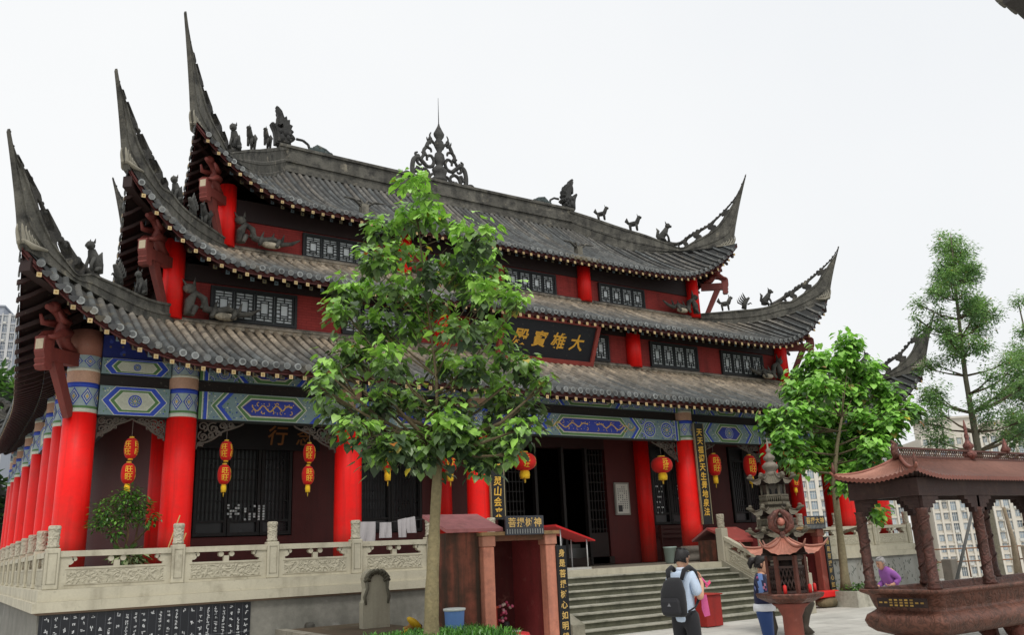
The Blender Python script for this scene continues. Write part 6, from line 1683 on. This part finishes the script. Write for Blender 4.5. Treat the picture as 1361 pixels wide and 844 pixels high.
# ================================================================== people
def skin_mesh(nodes, edges, sub=2):
    me = bpy.data.meshes.new('body'); me.from_pydata([n[:3] for n in nodes], edges, [])
    o = bpy.data.objects.new('body', me); COL.objects.link(o)
    o.modifiers.new('s', 'SKIN'); sd = o.modifiers.new('u', 'SUBSURF'); sd.levels = sub; sd.render_levels = sub
    sv = me.skin_vertices[0].data
    for i, n in enumerate(nodes):
        r = n[3]; sv[i].radius = (r if not isinstance(r, tuple) else r[0], r if not isinstance(r, tuple) else r[1]); sv[i].use_root = (i == 0)
    bpy.context.view_layer.update()
    out = bpy.data.meshes.new_from_object(o.evaluated_get(bpy.context.evaluated_depsgraph_get()))
    bpy.data.objects.remove(o); bpy.data.meshes.remove(me)
    return out
def chain(start, pts): return None
I4 = Matrix.Identity(4)
def person(label, loc, yaw, H, J, skinc, sex='m'):
    """J: joint dict in body space (x right, y forward, z up), metres for this height"""
    t = thing('person', label, 'person', loc, rz=yaw)
    mb = MB()
    hip = J['hip']; nodes = []; edges = []
    def add(p, r, prev=None):
        nodes.append((*p, r)); i = len(nodes)-1
        if prev is not None: edges.append((prev, i))
        return i
    pel = add(hip, .085); wa = add(J['waist'], .08, pel); ch = add(J['chest'], .09, wa); nb = add(J['neck0'], .055, ch); nk = add(J['neck1'], .05, nb)
    for s_ in ('L','R'):
        a = add(J['sh'+s_], .062, ch); b = add(J['el'+s_], .043, a); c = add(J['wr'+s_], .03, b); pa = V(J['wr'+s_]); d = V(J['ha'+s_])
        c2 = add(tuple(d), .034, c)
        h = add(J['hp'+s_], .07, pel); k = add(J['kn'+s_], .05, h); an = add(J['an'+s_], .043, k)
        ft = V(J['an'+s_]) + V(J.get('fd'+s_, (0,.15,-.05))); add(tuple(ft), .036, an)
    mb.mesh(skin_mesh(nodes, edges, 2), I4, skinc)
    # head: one shaped surface with brow, nose and chin
    hc = V(J['head']); f = V(J.get('face', (0,1,0))).normalized(); sd = f.cross(V((0,0,1))).normalized(); up = sd.cross(f)
    def HP(a, b, c): return hc + sd*a + f*b + up*c
    R = []
    for (z, w, fr, bk) in ((-.125,.028,.055,.0),(-.105,.045,.088,.04),(-.075,.058,.092,.062),(-.04,.068,.09,.08),(0,.076,.088,.094),(.04,.078,.09,.1),(.08,.07,.082,.092),(.105,.05,.055,.066),(.118,.02,.02,.03)):
        ring = []
        for k in range(18):
            a = 2*PI*k/18; c_, s_ = math.cos(a), math.sin(a)
            ring.append(HP(w*c_, (fr if s_ > 0 else bk)*s_, z))
        R.append(ring)
    mb.rings(R, skinc, True, True)
    mb.tube([HP(0,.085,.02), HP(0,.104,-.02), HP(0,.098,-.034)], [.008,.015,.012], 8, skinc)   # nose
    mb.tube([HP(0,-.01,-.09), tuple(V(J['neck1']))], [.05,.05], 10, skinc)
    for s_ in (-1,1): mb.ell(HP(s_*.078,-.008,-.005), (.012,.022,.032), skinc, 8, 5)
    # fingers
    for s_ in ('L','R'):
        w = V(J['wr'+s_]); d = (V(J['ha'+s_]) - w).normalized(); c0 = V(J['ha'+s_]); pl = V(J.get('pal'+s_, (0,0,1))); q = d.cross(pl)
        if q.length < .1: q = d.cross(V((1,0,0)))
        q.normalize(); pn = q.cross(d)
        for i, L in enumerate((.07,.08,.075,.058)):
            o = c0 + q*((i-1.5)*.019) + d*.012
            mb.tube([o - d*.03, o + d*L*.45, o + d*L*.8 + pn*.018, o + d*L*.9 + pn*.042], [.0105,.0095,.009,.006], 6, skinc)
        mb.tube([c0 - d*.03 + q*-.028, c0 + q*-.048 + d*.02, c0 + q*-.044 + d*.05 + pn*.02], [.013,.011,.008], 6, skinc)
    body = mb.build('body', M['skin'], t) if False else None
    return t, mb, HP
def fin(mb, t, name, m, parent=None):
    """build in body space under the (rotated) person empty"""
    me_loc = t.location.copy(); t.location = (0,0,0)
    o = mb.build(name, M[m], parent or t)
    t.location = me_loc
    return o
def garment(nodes, edges, col):
    mb = MB(); mb.mesh(skin_mesh(nodes, edges, 2), I4, col); return mb
def face_bits(mb, HP, lips):
    for s_ in (-1,1):
        mb.ell(HP(s_*.030,.083,.012), (.012,.008,.007), S(40,28,24), 8, 4)
        mb.tube([HP(s_*.014,.090,.034), HP(s_*.034,.088,.039), HP(s_*.05,.076,.034)], [.003,.004,.002], 5, S(36,26,22))
    mb.tube([HP(-.022,.086,-.062), HP(0,.095,-.060), HP(.022,.086,-.062)], [.004,.007,.004], 6, lips)
def yawof(fx, fy): return math.atan2(-fx, fy)
SK = S(206,160,132)

# ---- man with backpack (seen from behind, head turned to his right)
yw = yawof(.96,.28)
J = dict(hip=(0,0,.93), waist=(0,-.01,1.08), chest=(0,-.02,1.28), neck0=(0,0,1.42), neck1=(0,.02,1.49), head=(.01,.04,1.572), face=(.15,.95,-.28),
    shL=(-.165,-.01,1.37), elL=(-.215,.02,1.10), wrL=(-.12,.2,1.06), haL=(-.05,.25,1.08), shR=(.165,-.01,1.37), elR=(.22,.03,1.09), wrR=(.14,.24,1.26), haR=(.10,.26,1.33),
    hpL=(-.09,0,.90), knL=(-.10,.03,.49), anL=(-.11,0,.09), hpR=(.09,0,.90), knR=(.1,.04,.49), anR=(.12,.02,.09), palL=(0,0,1), palR=(0,-1,0))
t, mb, HP = person('young man in a pale blue shirt seen from behind wearing a black backpack', (7.84,8.20,0), yw, 1.69, J, SK)
face_bits(mb, HP, S(170,100,90)); fin(mb, t, 'body', 'skin'); MAN = t
n = [(0,0,.80,.15),(0,0,.90,.145),(0,-.01,1.06,.135),(0,-.02,1.26,(.14,.14)),(0,-.005,1.39,.085),(0,.01,1.445,.066)]; e = [(0,1),(1,2),(2,3),(3,4),(4,5)]
for s_ in (-1,1):
    i = len(n); n += [(s_*.145,-.01,1.365,.082),(s_*.18,.0,1.25,.074),(s_*.205,.01,1.12,.07)]; e += [(3,i),(i,i+1),(i+1,i+2)]
fin(garment(n, e, S(190,206,226)), t, 'shirt', 'cloth')
n = [(0,0,1.0,.14),(0,0,.90,.155)]; e = [(0,1)]
for s_ in (-1,1):
    i = len(n); n += [(s_*.095,0,.84,.11),(s_*.10,.03,.49,.08),(s_*.115,.01,.12,.068)]; e += [(1,i),(i,i+1),(i+1,i+2)]
fin(garment(n, e, S(34,34,38)), t, 'trousers', 'cloth')
m = MB()
for s_ in (-1,1): m.tube([(s_*.115,-.06,.05),(s_*.12,.06,.05),(s_*.125,.18,.035)], [.045,.05,.035], 8, S(60,60,64))
fin(m, t, 'shoes', 'plain')
def hair_cap(HP, col, back=-.07, low=-.05, vol=1.0):
    m = MB(); R = []
    for (z, w, fr, bk) in ((low,.070,-.02,.094),(-.02,.082,-.012,.108),(.02,.088,.0,.114),(.045,.09,.03,.114),(.065,.088,.075,.112),(.085,.082,.09,.105),(.11,.064,.068,.08),(.132,.03,.03,.04)):
        ring = []
        for k in range(24):
            a = 2*PI*k/24; c_, s_ = math.cos(a), math.sin(a); j = 1 + .025*math.sin(k*5.1+z*90)
            ring.append(HP(w*c_*vol*j, ((fr if s_ > 0 else bk)*s_*vol if not (s_ > 0 and fr <= 0) else fr)*j, z))
        R.append(ring)
    m.rings(R, col, True, True)
    random.seed(3)
    for k in range(170):
        a = random.uniform(PI*.95, PI*2.05); z = random.uniform(low+.01,.1); w = .084*math.cos(max(0,z)*6.5)
        p = HP(w*math.cos(a)*1.02, .108*math.sin(a)*math.cos(max(0,z)*5), z); q = HP(w*math.cos(a)*1.1, .113*math.sin(a)*math.cos(max(0,z)*5), z-.035)
        m.tube([p, q], [.005,.0015], 4, jit(col,.3))
    for k in range(60):
        a = random.uniform(0,2*PI); r = random.random()**.5*.06
        m.tube([HP(r*math.cos(a), r*math.sin(a)*1.1, .118), HP(r*1.5*math.cos(a), r*1.6*math.sin(a), .126)], [.005,.002], 4, jit(col,.3))
    return m
fin(hair_cap(HP, S(26,23,23)), t, 'hair', 'hair')
# collar and cuffs
m = MB(); m.lathe([(.069,1.43),(.072,1.455),(.066,1.475)], (0,.012,0), 16, S(206,216,230)); fin(m, t, 'collar', 'cloth')
# backpack: a thing of its own, worn on his back
def w2(t, p): return Matrix.Translation(t.location) @ Matrix.Rotation(t.rotation_euler.z, 4, 'Z') @ V(p)
bp = thing('backpack', 'black backpack worn on the back of the young man', 'backpack', MAN.location, rz=yw)
m = MB(); R = []
for (z, w, d0, d1) in ((.90,.12,-.17,-.26),(.93,.155,-.165,-.31),(1.05,.165,-.165,-.335),(1.2,.155,-.165,-.325),(1.31,.12,-.165,-.28),(1.36,.07,-.17,-.22)):
    ring = []
    for k in range(16):
        a = 2*PI*k/16; c_ = math.copysign(abs(math.cos(a))**.6, math.cos(a)); s_ = math.copysign(abs(math.sin(a))**.6, math.sin(a))
        ring.append((w*c_, (d0+d1)/2 + (d0-d1)/2*s_, z))
    R.append(ring)
m.rings(R, S(30,30,33), True, True); bo = fin(m, bp, 'bag', 'cloth')
m = MB(); R = []
for (z, w, d1) in ((.93,.11,-.325),(.96,.13,-.35),(1.08,.13,-.36),(1.12,.11,-.35)):
    R.append([(-w,-.3,z),(w,-.3,z),(w*.9,d1,z),(-w*.9,d1,z)])
m.rings(R, S(36,36,40), True, False); m.face([(-.025,-.363,1.03),(.025,-.363,1.03),(.0,-.363,1.07)], S(120,120,124)); fin(m, bp, 'front_pocket', 'cloth')
for s_ in (-1,1):
    m = MB(); pts = [(s_*.09,-.17,1.33),(s_*.115,-.13,1.44),(s_*.125,-.02,1.475),(s_*.13,.10,1.42),(s_*.14,.145,1.28),(s_*.155,.12,1.1),(s_*.165,-.02,1.0),(s_*.15,-.17,.96)]
    q = [V(p) for p in pts]; m.tube(q, [.026,.03,.032,.032,.03,.022,.012,.012], 8, S(32,32,36), flat=1.0); fin(m, bp, 'shoulder_strap', 'cloth')
pk = thing('pink_fan', 'crumpled pink paper fan held by the young man', 'fan', MAN.location, rz=yw)
m = MB(); m.raw([(.10,.26,1.12),(.17,.28,1.13),(.19,.29,.88),(.12,.27,.86),(.09,.27,.95)], [(0,1,2,3,4)], S(226,104,160)); m.raw([(.12,.36,1.24),(.14,.46,1.30),(.15,.46,1.26),(.13,.37,1.2)], [(0,1,2,3)], S(222,80,120)); m.tube([(.10,.27,1.36),(.2,.28,1.24)], .012, 6, S(220,90,150)); fin(m, pk, 'paper', 'cloth')

# ---- woman at the furnace (profile to the right)
wl = (9.57,8.45,0); yw = yawof(.60,-.78)
J = dict(hip=(0,0,.86), waist=(0,0,1.0), chest=(0,.01,1.18), neck0=(0,.0,1.31), neck1=(0,.02,1.37), head=(0,.04,1.44), face=(-.05,.97,-.22),
    shL=(-.165,0,1.265), elL=(-.215,.03,1.02), wrL=(-.10,.23,1.03), haL=(-.04,.29,1.05), shR=(.165,0,1.265), elR=(.215,.03,1.02), wrR=(.10,.24,1.02), haR=(.05,.30,1.04),
    hpL=(-.085,0,.83), knL=(-.09,.02,.45), anL=(-.10,0,.085), hpR=(.085,0,.83), knR=(.09,.03,.45), anR=(.1,0,.085))
t, mb, HP = person('dark-haired woman in a navy floral bomber jacket and blue jeans beside the small furnace', wl, yw, 1.56, J, S(202,154,126))
face_bits(mb, HP, S(176,90,84)); fin(mb, t, 'body', 'skin')
n = [(0,0,.84,.145),(0,0,1.0,.14),(0,.005,1.17,.14),(0,0,1.29,.075),(0,.01,1.335,.062)]; e = [(0,1),(1,2),(2,3),(3,4)]
for s_ in (-1,1):
    i = len(n); n += [(s_*.15,0,1.26,.082),(s_*.2,.015,1.13,.074),(s_*.215,.035,1.02,.068),(s_*.16,.14,1.02,.058),(s_*.11,.21,1.03,.05)]; e += [(2,i),(i,i+1),(i+1,i+2),(i+2,i+3),(i+3,i+4)]
jm = garment(n, e, S(34,38,66))
ci = 0
for i, f in enumerate(jm.f):
    c0 = V((0,0,0))
    for k in f: c0 += V(jm.v[k])
    c0 /= len(f)
    if abs(c0.x) > .13 and c0.z > 1.05 and abs(c0.y - .0) < .028: jm.c[i] = S(98,126,178)
    elif random.random() < .07: jm.c[i] = random.choice([S(150,70,110), S(110,120,170), S(170,110,130)])
    elif c0.y > .08 and abs(c0.x) < .035 and c0.z > .9: jm.c[i] = S(206,208,210)
jo = fin(jm, t, 'jacket', 'cloth')
m = MB(); m.lathe([(.158,.825),(.163,.83),(.162,.885),(.15,.92)], (0,.0,0), 24, S(220,222,226), sy=.92); fin(m, t, 'shirt_hem', 'cloth')
n = [(0,0,.92,.13),(0,-.005,.80,.155)]; e = [(0,1)]
for s_ in (-1,1):
    i = len(n); n += [(s_*.085,0,.76,.105),(s_*.09,.02,.45,.072),(s_*.1,0,.12,.055)]; e += [(1,i),(i,i+1),(i+1,i+2)]
fin(garment(n, e, S(46,70,118)), t, 'jeans', 'cloth')
m = MB()
for s_ in (-1,1): m.tube([(s_*.1,-.06,.05),(s_*.1,.05,.05),(s_*.105,.16,.03)], [.042,.045,.03], 8, S(200,200,200))
fin(m, t, 'shoes', 'plain')
m = hair_cap(HP, S(30,25,24), low=-.06); m.tube([HP(0,-.1,.03), HP(0,-.15,.02), HP(0,-.165,-.03), HP(0,-.15,-.09)], [.045,.05,.04,.015], 8, S(30,25,24)); fin(m, t, 'hair', 'hair')
st = thing('incense_sticks', 'thin red incense sticks held by the woman in the bomber jacket', 'incense', wl, rz=yw)
m = MB()
for k in range(3): m.tube([(-.01+.012*k,.28,1.02),(-.005+.02*k,.42,1.22)], .004, 5, S(150,60,56))
fin(m, st, 'stick', 'plain')

# ---- bent elderly person in purple walking behind the trough
wl = (16.85,11.38,0); yw = yawof(-.86,.30)
J = dict(hip=(0,-.05,.70), waist=(0,-.02,.82), chest=(0,.05,.98), neck0=(0,.10,1.09), neck1=(0,.13,1.13), head=(0,.17,1.19), face=(0,.9,-.35),
    shL=(-.15,.07,1.05), elL=(-.2,-.08,.86), wrL=(-.16,.06,.76), haL=(-.13,.12,.75), shR=(.15,.07,1.05), elR=(.2,-.06,.86), wrR=(.14,.24,.70), haR=(.12,.30,.68),
    hpL=(-.08,-.05,.68), knL=(-.085,.08,.38), anL=(-.09,-.28,.14), hpR=(.08,-.05,.68), knR=(.085,.14,.38), anR=(.09,.16,.08))
t, mb, HP = person('stooped grey-haired elderly person in a purple jacket walking behind the copper trough', wl, yw, 1.35, J, S(196,150,124))
face_bits(mb, HP, S(160,96,88)); fin(mb, t, 'body', 'skin')
n = [(0,-.06,.64,.15),(0,-.02,.81,.15),(0,.05,.97,.145),(0,.1,1.07,.075)]; e = [(0,1),(1,2),(2,3)]
for s_, el, wr in ((-1,(.2,-.08,.86),(.165,.04,.77)),(1,(.2,-.06,.86),(.15,.2,.72))):
    i = len(n); n += [(s_*.14,.07,1.04,.085),(s_*el[0],el[1],el[2],.068),(s_*wr[0],wr[1],wr[2],.055)]; e += [(2,i),(i,i+1),(i+1,i+2)]
fin(garment(n, e, S(150,92,168)), t, 'jacket', 'cloth')
n = [(0,-.05,.72,.13),(0,-.05,.66,.14)]; e = [(0,1)]
for s_, kn, an in ((-1,(.085,.08,.38),(.09,-.26,.17)),(1,(.085,.14,.38),(.09,.16,.11))):
    i = len(n); n += [(s_*.08,-.04,.62,.1),(s_*kn[0],kn[1],kn[2],.075),(s_*an[0],an[1],an[2],.06)]; e += [(1,i),(i,i+1),(i+1,i+2)]
fin(garment(n, e, S(40,40,46)), t, 'trousers', 'cloth')
m = MB(); m.tube([(-.09,-.32,.14),(-.09,-.2,.06),(-.09,-.14,.03)], [.035,.042,.03], 8, S(50,50,54)); m.tube([(.09,.1,.05),(.09,.2,.05),(.09,.3,.03)], [.04,.045,.03], 8, S(50,50,54)); fin(m, t, 'shoes', 'plain')
fin(hair_cap(HP, S(150,148,146), low=-.05), t, 'hair', 'hair')

# ================================================================== camera, light, sky
cam = bpy.data.cameras.new('camera'); co = bpy.data.objects.new('camera', cam); COL.objects.link(co)
cam.sensor_width = 36; cam.sensor_fit = 'HORIZONTAL'; cam.lens = 29.79; cam.clip_start = .05; cam.clip_end = 3000
cx = V((.83843,-.54334,-.04259)); cy = -V((.11087,.24655,-.96277)); cz = -V((.53361,.80249,.26696))
co.matrix_world = Matrix(((cx.x,cy.x,cz.x,0),(cx.y,cy.y,cz.y,0),(cx.z,cy.z,cz.z,1.75),(0,0,0,1)))
SC.camera = co
w = bpy.data.worlds.new('World'); SC.world = w; w.use_nodes = True; t = w.node_tree; t.nodes.clear()
out = t.nodes.new('ShaderNodeOutputWorld'); bg = t.nodes.new('ShaderNodeBackground')
sky = t.nodes.new('ShaderNodeTexSky'); sky.sky_type = 'NISHITA'; sky.sun_disc = False; sky.sun_elevation = math.radians(58); sky.sun_rotation = math.radians(205); sky.dust_density = 6; sky.air_density = 1.5
tc = t.nodes.new('ShaderNodeTexCoord'); nz = t.nodes.new('ShaderNodeTexNoise'); nz.inputs['Scale'].default_value = 1.6; nz.inputs['Detail'].default_value = 4
t.links.new(tc.outputs['Generated'], nz.inputs['Vector'])
mr_ = t.nodes.new('ShaderNodeMapRange'); t.links.new(nz.outputs[0], mr_.inputs[0]); mr_.inputs[1].default_value = .3; mr_.inputs[2].default_value = .7
cl = t.nodes.new('ShaderNodeMix'); cl.data_type = 'RGBA'; t.links.new(mr_.outputs[0], cl.inputs[0]); cl.inputs[6].default_value = (9.3,9.5,9.7,1); cl.inputs[7].default_value = (10.0,10.1,10.15,1)
mx = t.nodes.new('ShaderNodeMix'); mx.data_type = 'RGBA'; mx.inputs[0].default_value = .94; t.links.new(sky.outputs[0], mx.inputs[6]); t.links.new(cl.outputs[2], mx.inputs[7])
t.links.new(mx.outputs[2], bg.inputs[0]); bg.inputs[1].default_value = .10; t.links.new(bg.outputs[0], out.inputs[0])
sl = bpy.data.lights.new('sun', 'SUN'); so = bpy.data.objects.new('sun', sl); COL.objects.link(so); sl.energy = 1.7; sl.angle = math.radians(14); sl.color = (1,.96,.9)
az = math.radians(205); el = math.radians(58)
d = V((math.sin(az)*math.cos(el), math.cos(az)*math.cos(el), math.sin(el)))
so.rotation_euler = d.to_track_quat('Z', 'Y').to_euler()
so.location = (0,0,60)
SC.view_settings.view_transform = 'Standard'; SC.view_settings.look = 'None'; SC.view_settings.exposure = 0; SC.view_settings.gamma = 1
SC.render.engine = 'CYCLES'
SC.cycles.max_bounces = 6; SC.cycles.use_denoising = True
